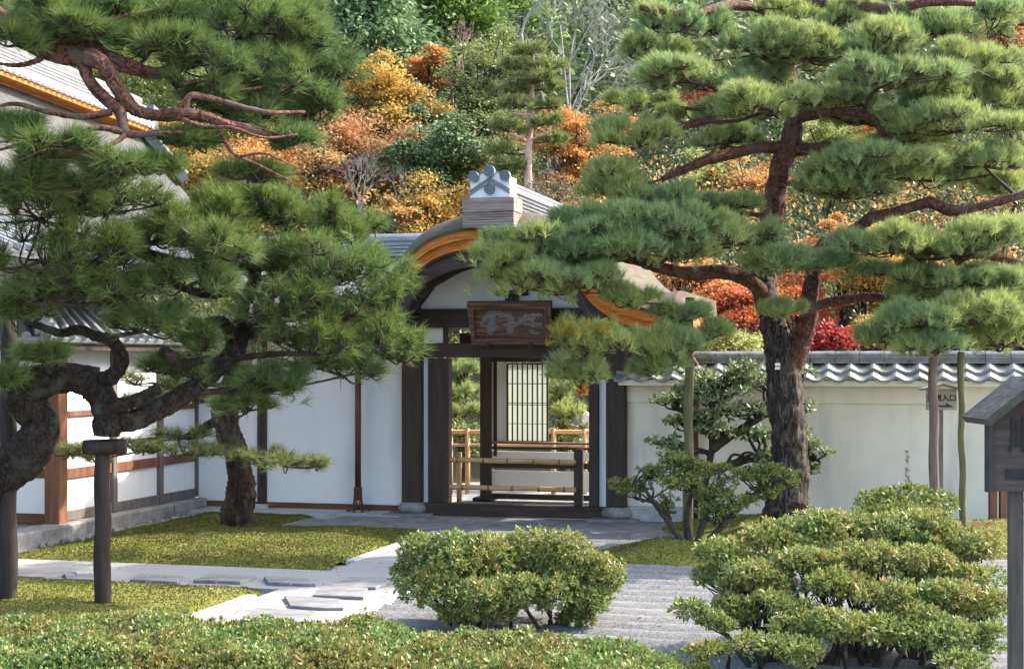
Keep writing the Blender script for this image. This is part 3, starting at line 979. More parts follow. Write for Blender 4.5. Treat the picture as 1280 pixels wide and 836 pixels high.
for du, dz, r in ((-.205, 4.392, .068), (0, 4.455, .073), (.205, 4.392, .068), (0.0, 4.235, .066)):
    mb = MB()
    disc(mb, uo + du, dz, r, -1.125)
    mb.build('round_tile_end', 'disc_gray', orn)
    mb = MB()
    for q in (-.45, 0, .45):
        mb.box(uo + du - r * .62 * (1 - .25 * abs(q)), uo + du + r * .62 * (1 - .25 * abs(q)), -1.176, -1.1705, dz + q * r - r * .1, dz + q * r + r * .1)
    mb.build('tile_crest', 'tile_dark', orn)
mb = MB()
for o_ in (0, .036):
    for s in (-1, 1):
        mb.bar((uo, -1.135, 4.375 - o_), (uo + s * .262, -1.135, 4.215 - o_), .024, .026, (0, 1, 0))
mb.build('tile_chevron', 'disc_gray', orn)
mb = MB()
for s in (-1, 1):
    mb.bar((uo + s * .05, -.97, 4.462), (uo + s * .17, -.97, 4.415), .03, .3, (0, 1, 0))
mb.build('tile_cap', 'disc_gray', orn)

# back wall of the passage with lattice window
VB = 2.35
b0 = lambda px, py: UV(px, py, VB)
rear = uvbox(600, 440, 613, 626, VB - .08, .16).build('rear_post', 'wood_dark', gate)
MB().box(b0(600, 0)[0] - .06, b0(613, 0)[0] + .06, VB - .2, VB + .2, 0.012, 0.07, .01).build('base_block', 'wood_dark_along', rear)
uvbox(613, 452, 634, 551, VB, .04).build('wall_panel', 'plaster_inner', gate)
uvbox(613, 441, 760, 447, VB, .05).build('wall_panel', 'plaster_inner', gate)
uvbox(613, 447, 760, 452, VB - .02, .09).build('rear_beam', 'wood_dark_along', gate)
uvbox(617, 452, 621, 570, VB - .015, .012).build('rear_batten', 'wood_dark', gate)
lat = MB()
x0, x1, y0, y1 = 634, 684, 454, 551
for i in range(9):
    x = x0 + (x1 - x0) * i / 8
    wd = 1.6 if i in (0, 8) else .8
    uvbox(x - wd / 2 - .3, y0, x + wd / 2 + .3, y1, VB - .05, .025, lat)
for y in (455, 479.5, 503.5, 505.8, 529.5, 551):
    uvbox(x0, y - .6, x1, y + .6, VB - .045, .012, lat)
lat_o = lat.build('lattice_window', 'wood_dark', gate)
uvbox(635, 454, 683, 551, VB - .018, .004).build('paper_pane', 'paper', lat_o)
uvbox(612, 552, 770, 556.5, VB - .16, .2).build('rail_cap', 'wood_brown_along', gate)
uvbox(612, 558, 770, 563, VB - .06, .1).build('rear_beam', 'wood_dark_along', gate)
uvbox(612, 563.5, 770, 577, VB, .04).build('wall_panel', 'plaster_inner', gate)
uvbox(612, 577.5, 770, 587, VB - .08, .14).build('rear_beam', 'wood_dark_along', gate)
uvbox(612, 587.5, 770, 616, VB, .04).build('wall_panel', 'plaster_inner', gate)
uvbox(612, 616.5, 770, 627, VB - .03, .10).build('rear_beam', 'wood_dark_along', gate)
MB().box(-1.38, 1.6, 2.2, 2.4, 2.25, 2.5).build('rear_tie_beam', 'wood_dark_along', gate)
MB().box(-1.5, -1.42, 0.125, 1.25, 0.0, 2.65).build('passage_side_wall', 'plaster_inner', gate)
k = MB()
for i in range(7):
    for j in range(8):
        k.box(-1.41 + i * .41, -1.41 + (i + 1) * .41 - .005, .11 + j * .41, .11 + (j + 1) * .41 - .005, -.1, .01, .004)
k.build_site('passage_pavement', 'stone_slate')

# name plaque hung on the tie beam, leaning forward
pc = UV(638, 403, -.3)
plq = thing('name_plaque', 'weathered dark wooden name plaque with three worn grey characters above the gate doorway', 'plaque', (pc[0], -.28, pc[1] - .29), True)
T = Matrix.Translation(Vector((pc[0], -.28, pc[1]))) @ Matrix.Rotation(R(14), 4, 'X')
pw, ph_ = 1.13, .565


def tmb(mb, M):
    mb.v = [tuple(M @ Vector(p)) for p in mb.v]
    return mb


tmb(MB().box(-pw / 2 + .05, pw / 2 - .05, -.01, .03, -ph_ / 2 + .05, ph_ / 2 - .05), T).build('panel', 'plaque_wood', plq)
mb = MB()
ft = .07
# mitred frame: outer board and raised inner bead
mb.prism([(-pw / 2, ph_ / 2), (pw / 2, ph_ / 2), (pw / 2 - ft, ph_ / 2 - ft), (-pw / 2 + ft, ph_ / 2 - ft)], -.06, .035)
mb.prism([(-pw / 2 + .03, -ph_ / 2), (-pw / 2 + ft, -ph_ / 2 + ft), (pw / 2 - ft, -ph_ / 2 + ft), (pw / 2 - .03, -ph_ / 2)], -.06, .035)
mb.prism([(-pw / 2, ph_ / 2 - .002), (-pw / 2 + ft, ph_ / 2 - ft), (-pw / 2 + ft, -ph_ / 2 + ft), (-pw / 2 + .03, -ph_ / 2 + .002)], -.0605, .034)
mb.prism([(pw / 2, ph_ / 2 - .002), (pw / 2 - .03, -ph_ / 2 + .002), (pw / 2 - ft, -ph_ / 2 + ft), (pw / 2 - ft, ph_ / 2 - ft)], -.0605, .034)
for a, b in (((-.49, .21), (.49, .21)), ((-.49, -.21), (.49, -.21)), ((-.49, .21), (-.49, -.21)), ((.49, .21), (.49, -.21))):
    mb.bar((a[0], -.066, a[1]), (b[0], -.066, b[1]), .022, .02, (0, 1, 0))
tmb(mb, T).build('frame', 'plaque_wood', plq)
ST = [  # brush strokes of the three worn characters, (u, z, width) in plaque coordinates
    [(-.40, -.02, .03), (-.33, .07, .06), (-.24, .13, .07), (-.12, .12, .05), (-.05, .08, .03)],
    [(-.25, .12, .06), (-.24, .02, .08), (-.27, -.08, .09), (-.30, -.15, .05)],
    [(-.41, -.04, .025), (-.30, -.04, .045), (-.16, -.05, .03)],
    [(-.16, .09, .025), (-.03, .10, .045), (.05, .05, .05)],
    [(.0, .12, .04), (.01, .03, .09), (.0, -.06, .10), (-.03, -.14, .06)],
    [(-.10, -.02, .03), (.03, -.03, .07), (.13, .0, .05)],
    [(.12, .0, .05), (.20, .06, .07), (.32, .10, .06), (.44, .10, .03)],
    [(.30, .09, .05), (.30, .0, .06), (.33, -.04, .04)], [(.17, -.01, .04), (.28, -.02, .05), (.43, -.02, .03)], [(.24, -.1, .02), (.31, -.13, .05), (.38, -.14, .025)]]
mb = MB()
for q, s in enumerate(ST):
    c = curve([(u, 0, z) for u, z, _ in s], 5)
    ws = lerp_list([w_ for *_, w_ in s], len(c))
    for i in range(len(c) - 1):
        mb.bar((c[i].x, -.0155 - .0004 * q, c[i].z), (c[i + 1].x, -.0155 - .0004 * q, c[i + 1].z), (ws[i] + ws[i + 1]) / 2 * random.uniform(.75, 1.6), .009, (0, 1, 0))
tmb(mb, T).build('lettering', 'plaque_ink', plq)
for s in (-.31, .26):
    tmb(MB().box(s - .025, s + .025, -.075, .05, -ph_ / 2 - .035, -ph_ / 2 + .03, .005), T).build('bracket', 'iron', plq)

# bamboo barrier across the doorway
bar = thing('bamboo_barrier', 'low bamboo barrier of two rails on dark posts across the gate doorway', 'barrier', (-.3, -.22, .195), True)
for px in (558.5, 724):
    u, zt = UV(px, 561, .02)
    MB().box(u - .055, u + .05, -.07, .06, .197, zt, .012).build('post', 'wood_dark', bar)
for py0, py1 in ((574.5, 577.5), (608.5, 612)):
    a, b = UV(563, py0, -.1), UV(720, py1, -.1)
    pts = [(a[0] + (b[0] - a[0]) * i / 40, -.10, a[1] + (b[1] - a[1]) * i / 40 + .004 * math.sin(i * .3)) for i in range(41)]
    r_ = MB().tube(pts, .034, 12).build('rail', 'bamboo', bar, True)
    for t in (.06, .27, .46, .67, .87):
        p0 = Vector(pts[0]).lerp(Vector(pts[-1]), t + (py0 > 600) * .04)
        nb = MB().tube([p0 - Vector((.012, 0, 0)), p0 - Vector((.004, 0, 0)), p0 + Vector((.004, 0, 0)), p0 + Vector((.012, 0, 0))], [.0355, .038, .038, .0355], 12)
        nb.build('node_ring', 'bamboo_node', r_, True)

# ------------------------------------------------------------------ left white wing, its downpipe
VW = .17
wing = thing('white_wing', 'white plastered wing with dark posts left of the gate', 'building', (-3, VW, 0), True)
MB().box(-4.62, -1.50, VW, VW + .12, -.05, 2.75).build('wall', 'plaster_white', wing)
uvbox(254, 625, 501, 638.5, VW - .03, .03).build('base_board', 'wood_brown_along', wing)
for px, wd in ((326.5, .13),):
    u = UV(px, 560, VW - .05)[0]
    MB().box(u - wd / 2, u + wd / 2, VW - .05, VW + .02, .10, 2.6, .01).build('post', 'wood_dark', wing)
    MB().box(u - .11, u + .11, VW - .12, VW + .02, .03, .10, .01).build('base_stone', 'stone_pale', wing)
mb = MB()
tile_plane(mb, (-4.0, -.45, 2.50), (-1.45, -.45, 2.50), (-1.45, 2.3, 3.62), (-4.0, 2.3, 3.62), .25)
mb.build('roof', 'tile_gray', wing)
mb = MB()
for i in range(4):
    mb.box(-6.0, -1.0, 2.2 - i * .02, 2.45 + i * .02, 3.66 + (3 - i) * .055, 3.70 + (3 - i) * .055)
mb.tube([(-6.0, 2.32, 3.92), (-1.0, 2.32, 3.92)], .09, 10)
mb.build('ridge', 'tile_gray', wing)
MB().box(-4.0, -1.45, -.42, VW + .1, 2.36, 2.42).build('eave_board', 'wood_dark_along', wing)

pu = UV(447.5, 600, .02)[0]
dp = thing('downpipe', 'brown copper downpipe with a flared foot on the white wing', 'downpipe', (pu, .02, .04), True)
MB().tube([(pu, .02, .2), (pu, .02, 2.38)], .042, 12).build('pipe', 'copper', dp, True)
MB().lathe((pu, .02, 2.28), [(.045, 0), (.06, .06), (.10, .14), (.10, .17)], 12).build('funnel', 'copper', dp, True)
ft_ = MB()
for i in range(8):
    t = 2 * math.pi * i / 8
    c, s = math.cos(t), math.sin(t)
    ft_.tube(curve([(pu + .045 * c, .02 + .045 * s, .36), (pu + .05 * c, .02 + .05 * s, .22), (pu + .08 * c, .02 + .08 * s, .10), (pu + .16 * c, .02 + .16 * s, .055)], 3), .014, 6)
ft_.lathe((pu, .02, .33), [(.045, 0), (.06, .01), (.06, .035), (.045, .045)], 12)
ft_.build('foot', 'copper', dp, True)

# ------------------------------------------------------------------ left corridor
UC = -4.66
VP_ = -3.40
cor = thing('corridor_building', 'long corridor of white panels in brown timber frames on the left', 'building', (UC, VP_, .16), True)
zb0, zt0 = .175, 2.35


def uplane(px, u):
    """v where the pixel column meets the plane u = const"""
    dx = (px - 640) / F
    # X = OX+u*CU+v*SU ; Y = OY-u*SU+v*CU ; X = dx*Y
    return (dx * (OY - u * SU) - OX - u * CU) / (SU - dx * CU)


vp = [uplane(p, UC + .03) for p in (72, 143, 201, 248)]
MB().box(UC - .09, UC + .11, vp[0] - .1, vp[0] + .1, .16, zt0 + .1, .012).build('post', 'wood_brown', cor)
for v in vp[1:]:
    MB().box(UC - .03, UC + .05, v - .055, v + .055, zb0, zt0, .008).build('post', 'wood_gray', cor)
mbp, mbr = MB(), MB()
for a, b in zip(vp, vp[1:]):
    MB().box(UC - .05, UC, a + .05, b - .05, zb0 + .11, zt0).build('panel', 'plaster_white', cor)
    MB().box(UC - .02, UC + .03, a + .06, b - .056, .68, .80, .005).build('rail', 'wood_brown', cor)
    MB().box(UC - .03, UC + .035, a + .06, b - .056, zb0, zb0 + .12, .005).build('base_rail', 'wood_gray', cor)
    MB().box(UC - .02, UC + .028, a + .06, b - .056, 1.42, 1.49, .005).build('rail', 'wood_brown', cor)
# front face left of the corner post
fv = vp[0]
MB().box(UC - 3, UC - .09, fv + .0, fv + .05, .28, zt0).build('panel', 'plaster_white', cor)
MB().box(UC - 3, UC - .095, fv - .03, fv + .06, .16, .28, .005).build('base_rail', 'wood_brown_along', cor)
MB().box(UC - 3, UC - .095, fv - .03, fv + .06, .70, .82, .005).build('rail', 'wood_brown_along', cor)
mb = MB()
EZ = 2.36
tile_plane(mb, (UC - 3.2, fv - .75, EZ), (UC + .35, fv - .75, EZ), (UC - 1.0, fv + .9, EZ + .62), (UC - 3.2, fv + .9, EZ + .62), .24)
tile_plane(mb, (UC + .35, fv - .75, EZ), (UC + .35, .1, EZ), (UC - 1.0, .1, EZ + .62), (UC - 1.0, fv + .9, EZ + .62), .24)
mb.build('roof', 'tile_gray', cor)
mb = MB()
mb.bar((UC + .28, fv - .68, EZ + .10), (UC - 1.0, fv + .9, EZ + .72), .2, .14)
mb.tube([(UC + .28, fv - .68, EZ + .19), (UC - 1.0, fv + .9, EZ + .81)], .07, 8)
mb.build('hip_ridge', 'tile_gray', cor)
MB().box(UC - 3.2, UC + .30, fv - .70, fv - .62, EZ - .15, EZ - .075, .005).build('eave_board', 'wood_dark_along', cor)
MB().box(UC + .2, UC + .28, fv - .6, .05, EZ - .15, EZ - .075, .005).build('eave_board', 'wood_dark', cor)

# ------------------------------------------------------------------ great hall roof on the far left
RZ = 6.5
ya, yb = (RZ - EYE) * F / (HZ - 84), (RZ - EYE) * F / (HZ - 152)
RA, RB = Vector(((0 - 640) / F * ya, ya, RZ)), Vector(((172 - 640) / F * yb, yb, RZ))
rd = (RB - RA).normalized()
RA = RA - rd * 8
hall = thing('main_hall', 'great hall with a steep grey bark roof and white ridge tiles behind the left pines', 'building', (RA.x - 2, RA.y + 6, 0))
side = Vector((rd.y, -rd.x, 0))
prof = [(0, 0), (.5, -.75), (1.1, -1.45), (1.9, -2.15), (2.6, -2.6)]
mb = MB()
vs, fs = [], []
ns = 24
RBx = RB + rd * .5
for i in range(ns + 1):
    p = RA.lerp(RBx, i / ns)
    for o_, dz in prof:
        fl = 1 + 0.10 * (i / ns) ** 6
        vs.append(p + side * o_ + Vector((0, 0, dz - .25)))
    for o_, dz in reversed(prof):
        vs.append(p + side * o_ + Vector((0, 0, dz - .60)))
n = len(prof) * 2
for i in range(ns):
    for q in range(n):
        fs.append((i * n + q, (i + 1) * n + q, (i + 1) * n + (q + 1) % n, i * n + (q + 1) % n))
fs.append(tuple(range(n)))
fs.append(tuple(ns * n + q for q in range(n - 1, -1, -1)))
mb.add(vs, fs)
mb.build('roof', 'hall_thatch', hall)
mb = MB()
vs2 = [p - 2 * side * ((p - RA).dot(side)) for p in map(Vector, vs)]
mb.add(vs2, [f[::-1] for f in fs]).build('roof', 'hall_thatch', hall)
# lower tiled skirt roof
e = RA + side * 2.5 + Vector((0, 0, -2.75))
e2 = RBx - rd * 2.2 + side * 2.5 + Vector((0, 0, -2.75))
mb = MB()
tile_plane(mb, e + side * 1.3 + Vector((0, 0, -.55)), e2 + side * 1.3 + Vector((0, 0, -.55)), e2, e, .26, .06)
mb.build('skirt_roof', 'tile_mid', hall)
mb = MB()
mb.bar(RA + Vector((0, 0, -.20)), RB + Vector((0, 0, -.20)), .60, .055)
mb.build('ridge_base', 'bark_edge', hall)
mb = MB()
for i in range(6):
    mb.bar(RA + Vector((0, 0, -.04 + i * .06)), RB + Vector((0, 0, -.04 + i * .06)), .52 - i * .035, .042)
mb.tube([RA + Vector((0, 0, .36)), RB + Vector((0, 0, .36))], .10, 10)
rg = mb.build('ridge', 'tile_mid', hall)
mb = MB()
L_ = (RB - RA).length
q = 0
while q < L_:
    p = RA + rd * q + side * .27 + Vector((0, 0, -.10))
    mb.tube([p, p + side * .10], .062, 9)
    q += .19
mb.build('round_tile_end', 'limewash', rg)
mb = MB()
mb.bar(RB + rd * .05 + Vector((0, 0, .05)), RB + rd * .32 + Vector((0, 0, .0)), .55, .55)
for sg in (-1, 1):
    mb.bar(RB + rd * .2 + Vector((0, 0, -.1)), RB + rd * .45 + side * .75 * sg + Vector((0, 0, -1.05)), .34, .16)
    mb.tube([RB + rd * .2 + Vector((0, 0, .0)), RB + rd * .45 + side * .75 * sg + Vector((0, 0, -.95))], .08, 8)
mb.build('ridge_end', 'tile_mid', rg)
MB().box(RA.x - 2.2, RA.x + 1.4, RA.y, RB.y, 0, 4.4).build('wall', 'plaster_white', hall)

# ------------------------------------------------------------------ right garden wall with pantiles
gw = thing('garden_wall', 'cream plastered garden wall topped with wavy grey tiles right of the gate', 'wall', (5, 0, 0), True)
MB().box(1.56, 13, .0, .28, -.1, 1.82).build('wall', 'plaster_cream', gw)
MB().box(1.56, 13, -.035, -.002, 1.56, 1.82).build('upper_band', 'plaster_cream', gw)
MB().box(1.56, 2.3, -.06, -.002, -.1, .22, .02).build('footing', 'stone_pale', gw)


def pan(u):
    t = (u / .275) % 1.0
    return .050 * (math.cos(2 * math.pi * t) * .5 + .5) ** 1.4 + .012 * t


mb = MB()
us = np.arange(1.45, 13.0, .275 / 10)
for c, (v0, v1, z0, z1) in enumerate(((-.34, .14, 1.845, 2.02), (-.17, .14, 1.945, 2.06))):
    vs, fs = [], []
    for u in us:
        p = pan(u)
        vs += [(u, v0, z0 + p), (u, v1, z1 + p), (u, v1, z1 + p - .03), (u, v0, z0 + p - .034)]
    for i in range(len(us) - 1):
        for q in range(4):
            fs.append((i * 4 + q, i * 4 + (q + 1) % 4, i * 4 + 4 + (q + 1) % 4, i * 4 + 4 + q))
    mb.add(vs, fs)
    vs = [(u, -v + .28, z) for u, v, z in vs]
    mb.add(vs, [f[::-1] for f in fs])
roof = mb.build('tile_roof', 'tile_wall', gw)
MB().box(1.5, 13, -.30, .56, 1.78, 1.85).build('eave_board', 'plaster_cream', gw)
mb = MB()
uu = 1.5
while uu < 13:
    for i in range(3):
        mb.box(uu, uu + .292, .02 - .012 * i, .26 + .012 * i, 2.06 + (2 - i) * .028, 2.083 + (2 - i) * .028)
    mb.tube([(uu, .14, 2.148), (uu + .29, .14, 2.148)], [.062, .066], 10)
    uu += .30
mb.build('ridge', 'tile_wall', gw)
# rust drip stain, a thin patch of render
mb = MB()
for i in range(60):
    y_ = random.uniform(562, 612)
    u, z = UV(1134 + random.gauss(0, 1.0 + (y_ - 560) * .02), y_, -.002)
    hgt = random.uniform(.01, .06)
    wd_ = random.uniform(.002, .010)
    mb.prism([(u - wd_, z), (u + wd_, z - hgt * .2), (u + wd_ * .4, z - hgt), (u - wd_ * .7, z - hgt * .7)], -.003 - i * .00004, -.001)
surf('rust', [(0.35, (0.30, 0.17, 0.13)), (0.7, (0.44, 0.33, 0.28))], 20, rough=0.9, bump=0)
mb.build('rust_stain', 'rust', gw)
u, z = UV(1269, 491, -.05)
MB().box(u - .11, u + .3, -.06, -.037, z - .05, z + .04, .004).build('notice_plate', 'tag_white', gw)

pu = UV(870, 600, -.08)[0]
dp2 = thing('downpipe', 'thin reddish copper downpipe against the garden wall behind the green pole', 'downpipe', (pu, -.09, 0), True)
MB().tube([(pu, -.09, -.03), (pu, -.09, 2.05), (pu - .25, -.15, 2.45), (pu - .3, -.4, 2.55)], .034, 10).build('pipe', 'copper', dp2, True)
for z in (.5, 1.5):
    MB().tube([(pu, -.09, z), (pu, -.09, z + .04)], .045, 10).build('pipe_clamp', 'copper', dp2)


# ------------------------------------------------------------------ lettering from strokes drawn by the text tool
def text_mesh(name, body, size, mat, M, parent, bold=0.0):
    c = bpy.data.curves.new('text', 'FONT')
    c.body = body
    c.size = size
    c.extrude = .002
    c.offset = bold
    c.align_x = 'CENTER'
    c.align_y = 'CENTER'
    t = bpy.data.objects.new('text', c)
    COL.objects.link(t)
    dg = bpy.context.evaluated_depsgraph_get()
    dg.update()
    me = bpy.data.meshes.new_from_object(t.evaluated_get(dg))
    bpy.data.objects.remove(t)
    bpy.data.curves.remove(c)
    me.materials.clear()
    me.transform(M)
    return link_mesh(name, me, mat, parent)


# small entrance sign by the wall
sgY = 17.6
sc_ = P(1177, 494, sgY)
sg = thing('entrance_sign', 'small roofed wooden entrance sign with black characters and arrow before the garden wall', 'sign', (sc_.x, sc_.y, .3))
hw_ = .175
MB().box(sc_.x - .03, sc_.x + .03, sgY + .03, sgY + .09, .25, sc_.z - .14, .004).build('post', 'wood_gray', sg)
MB().box(sc_.x - hw_, sc_.x + hw_, sgY, sgY + .028, sc_.z - .17, sc_.z + .075).build('board', 'sign_board', sg)
mb = MB()
for s in (-1, 1):
    mb.bar((sc_.x + s * .004, sgY, sc_.z + .125), (sc_.x + s * .24, sgY, sc_.z + .068), .16, .022, (0, 0, 1))
mb.build('roof', 'wood_gray', sg)
text_mesh('lettering', '拝観入口', .086, 'ink', Matrix.Translation((0.0, -.004, sc_.z - .3 - .045 + .01)) @ Matrix.Rotation(R(90), 4, 'X') @ Matrix.Scale(1, 4), sg, .0016)
mb = MB()
az = sc_.z - .125
mb.box(sc_.x - .14, sc_.x + .05, sgY - .004, sgY - .001, az - .009, az + .009)
mb.prism([(sc_.x + .05, az - .011), (sc_.x + .14, az - .011), (sc_.x + .05, az + .038)], sgY - .0045, sgY - .001)
mb.build('arrow', 'ink', sg)

# near roofed sign at the right edge
nY = 8.6
pp = lambda px, py, y=nY: P(px, py, y)
ns_ = thing('route_sign', 'dark weathered roofed route sign on a square post at the right edge', 'sign', (pp(1272, 700).x, nY, 0))
bx0, bx1 = pp(1235.5, 560).x, pp(1338, 560).x
bz0, bz1 = pp(0, 614).z, pp(0, 516).z
ax = (bx0 + bx1) / 2
MB().prism([(bx0, bz0), (bx1, bz0), (bx1, bz1), (ax, bz1 + .20), (bx0, bz1)], nY, nY + .05).build('board', 'sign_board_old', ns_)
MB().box(bx0 - .004, bx0 + .022, nY - .02, nY + .06, bz0 - .005, bz1 + .0).build('side_trim', 'iron', ns_)
MB().box(bx1 - .022, bx1 + .004, nY - .02, nY + .06, bz0 - .005, bz1 + .0).build('side_trim', 'iron', ns_)
mb = MB()
for s, e in ((-1, pp(1211, 526)), (1, None)):
    tip = Vector((ax + s * (ax - pp(1221, 0).x), nY + .02, pp(0, 526).z))
    apex = Vector((ax + s * .003, nY + .02, pp(0, 474).z))
    mb.bar(apex, tip, .46, .045, (0, 0, 1))
mb.build('roof', 'sign_roof_old', ns_)
MB().box(pp(1267, 0).x, pp(1284, 0).x, nY + .051, nY + .115, 0, bz1, .004).build('post', 'post_weathered', ns_)
text_mesh('lettering', '順', .22, 'ink', Matrix.Translation((pp(1283.5, 0).x - pp(1272, 0).x, -.003, pp(0, 547).z)) @ Matrix.Rotation(R(90), 4, 'X'), ns_, .003)
mb = MB()
x0_, x1_ = pp(1257, 0).x, pp(1305, 0).x
zc = pp(0, 593).z
mb.box(x0_, x1_, nY - .006, nY - .001, zc - .03, zc + .032)
mb.prism([(x1_, zc - .055), (x1_ + .10, zc), (x1_, zc + .055)], nY - .0065, nY - .001)
mb.build('arrow', 'ink', ns_)

# dark frame of something standing by the wall beneath the sign
fr = thing('umbrella_rack', 'dark low rack with brown posts against the wall under the route sign', 'rack', (P(1245, 636, 17.4).x, 17.4, .25))
for px in (1241, 1254):
    q = P(px, 620, 17.4)
    MB().box(q.x - .04, q.x + .04, 17.36, 17.44, .25, .62 + (px < 1250) * .1).build('post', 'wood_brown', fr)
q = P(1256, 620, 17.4)
for dz in (.32, .48):
    MB().box(q.x - .02, q.x + .3, 17.38, 17.43, dz, dz + .05).build('crossbar', 'iron', fr)


# ------------------------------------------------------------------ props under the pines
def pole(label, px, py_top, Y, r, mat, zb=0.0, lean=0.0, name='support_pole'):
    t = P(px, py_top, Y)
    b = Vector((t.x + lean, Y, zb))
    o = MB()
    n = 14
    pts = [Vector((0, 0, -.05)).lerp(Vector((t.x - b.x, 0, t.z - zb)), i / n) + Vector((.008 * math.sin(i * 1.3 + px), .006 * math.cos(i * 1.7), 0)) for i in range(n + 1)]
    o.tube(pts, [r * (1.06 - .12 * i / n) for i in range(n + 1)], 12, .12, seed=px)
    ob = o.build(name, mat, None, True)
    ob.location = b
    tag(ob, label, 'pole', 'wooden poles propping the pine limbs')
    return ob


pole('greenish wooden pole standing in the small moss island', 862, 372, 16.9, .052, 'pole_green', .05, -.02)
pole('brown wooden pole just left of the small entrance sign', 1166, 418, 16.2, .050, 'pole_brown', .2, .02)
pole('thin greenish pole just right of the small entrance sign', 1201, 440, 16.2, .038, 'pole_green', .2, .03)
pole('tall dark pole at the extreme left edge of the lower moss', 11, 400, 12.85, .072, 'pole_dark', .0, -.01)
prop = thing('trunk_prop', 'dark T-shaped post with a short log crossbar carrying the leaning pine trunk', 'prop', (P(128, 600, 12.8).x, 12.8, 0))
pb_ = P(128, 566, 12.8)
mb = MB()
mb.tube([(pb_.x + .006 * math.sin(i), 12.8, -.05 + (pb_.z + .08) * i / 14) for i in range(15)], [.072 - .008 * i / 14 for i in range(15)], 14, .1)
mb.build('post', 'pole_dark', prop, True)
a, b = P(105, 559, 12.75), P(157, 558, 12.75)
MB().tube([a.lerp(b, i / 6) for i in range(7)], [.062, .067, .066, .066, .067, .068, .064], 14, .06).build('crossbar', 'pole_dark', prop, True)


# ------------------------------------------------------------------ pines
def limb_tube(mb, pts, rads, n=12, wob=.25, k=6, seed=0):
    big = max(rads) > .075
    c = curve(pts, 14 if big else k)
    mb.tube(c, lerp_list(rads, len(c)), 40 if big else n, wob, seed=seed, fis=min(.022, max(rads) * .13) if big else 0)
    return c, lerp_list(rads, len(c))


def pine(name, label, base, limbs, pads, bark, needles, twig, ln=.1, per=22, wd=.0055, spread=.5, dens=1.0, up=1.0, group=None, parts=None, depth=.8, limb2=None, ntw=7, splay=0.6):
    """limbs: [(points, radii)], pads: (px, py, half width px, half height px, distance)"""
    t = thing(name, label, 'pine tree', base, group=group)
    mb = MB()
    sk = []
    for i, (pts, rads) in enumerate(limbs):
        c, r = limb_tube(mb, pts, rads, 14 if max(rads) > .08 else 8, .28, seed=i * 7)
        sk += list(zip(c, r))
    mb.build('trunk', bark, t, True)
    if limb2:
        mb = MB()
        for i, (pts, rads) in enumerate(limb2):
            c, r = limb_tube(mb, pts, rads, 10, .28, seed=i * 5)
            sk += list(zip(c, r))
        mb.build('limbs', parts or bark, t, True)
    br = MB()
    C, D = [], []
    for (px, py, hw, hh, Y) in pads:
        c = P(px, py, Y)
        a, h = hw / F * Y, hh / F * Y
        b = a * depth
        anchor = c - Vector((0, 0, h * .75))
        # branch from the nearest limb
        best, bd = None, 1e9
        for p, r in sk:
            d = math.hypot(p.x - anchor.x, p.y - anchor.y) + 2.4 * abs(p.z - anchor.z + .04)
            if d < bd:
                bd, best = d, (p, r)
        p0, r0 = best
        ln_ = (anchor - p0).length
        if ln_ > .12:
            nmid = max(2, int(ln_ / .35))
            pts = [p0]
            sag = random.uniform(-.08, .05) * ln_
            for q in range(1, nmid):
                s = q / nmid
                pts.append(p0.lerp(anchor, s) + Vector((random.gauss(0, .05), random.gauss(0, .05), sag * math.sin(s * math.pi) + random.gauss(0, .045))) * min(1, ln_))
            pts.append(anchor)
            cc = curve(pts, 4)
            rs = min(r0 * .55, .012 + .022 * ln_ + .012 * a)
            br.tube(cc, lerp_list([rs, max(.010, rs * .55)], len(cc)), 7, .2, seed=px)
            sk += [(cc[q], .02) for q in range(len(cc) // 2, len(cc))]
        nl = max(5, int(7 + a * 8))
        for l in range(nl):
            th = random.uniform(0, 6.283)
            rr = math.sqrt(random.random()) * .95
            lc = Vector((c.x + a * rr * math.cos(th), c.y + b * rr * math.sin(th), c.z + h * random.uniform(-.8, .5) * (1.0 - .3 * rr)))
            la = a * random.uniform(.22, .46)
            lh = h * random.uniform(.4, .75)
            n_ = int(dens * max(14, 620 * la * la + 26))
            q = np.sqrt(rng.random(n_)) * (1 + .22 * rng.normal(size=n_))
            tt = rng.uniform(0, 6.283, n_)
            X = lc.x + la * q * np.cos(tt)
            Yy = lc.y + la * depth * q * np.sin(tt)
            Z = lc.z + lh * (.75 - 1.0 * q * q) + rng.normal(0, lh * .28, n_)
            C.append(np.stack([X, Yy, Z], 1))
            ox = (X - c.x) / a * .5 + np.cos(tt) * q * .5
            oy = (Yy - c.y) / b * .5 + np.sin(tt) * q * .5
            D.append(np.stack([ox * splay * 1.4, oy * splay * 1.4, np.full(n_, up)], 1) + rng.normal(0, .25, (n_, 3)))
            # twigs under the lobe
            hub = lc - Vector((0, 0, lh * .55))
            mid = anchor.lerp(hub, .5) + Vector((random.gauss(0, .03), random.gauss(0, .03), random.gauss(0, .03) - .02))
            br.tube(curve([anchor, mid, hub], 3), lerp_list([.011, .006], 7), 5)
            for s in range(ntw):
                i = random.randrange(n_)
                e = Vector((X[i], Yy[i], Z[i]))
                m2 = hub.lerp(e, .5) + Vector((random.gauss(0, .02), random.gauss(0, .02), -.015))
                br.tube([hub, m2, e], [.007, .0055, .0035], 4, cap=False)
    br.build('branches', twig, t)
    C, D = np.concatenate(C), np.concatenate(D)
    v, f = needle_mesh(C, D, per, ln, wd, spread)
    leaf_obj('crown', v, f, needles, t)
    return t


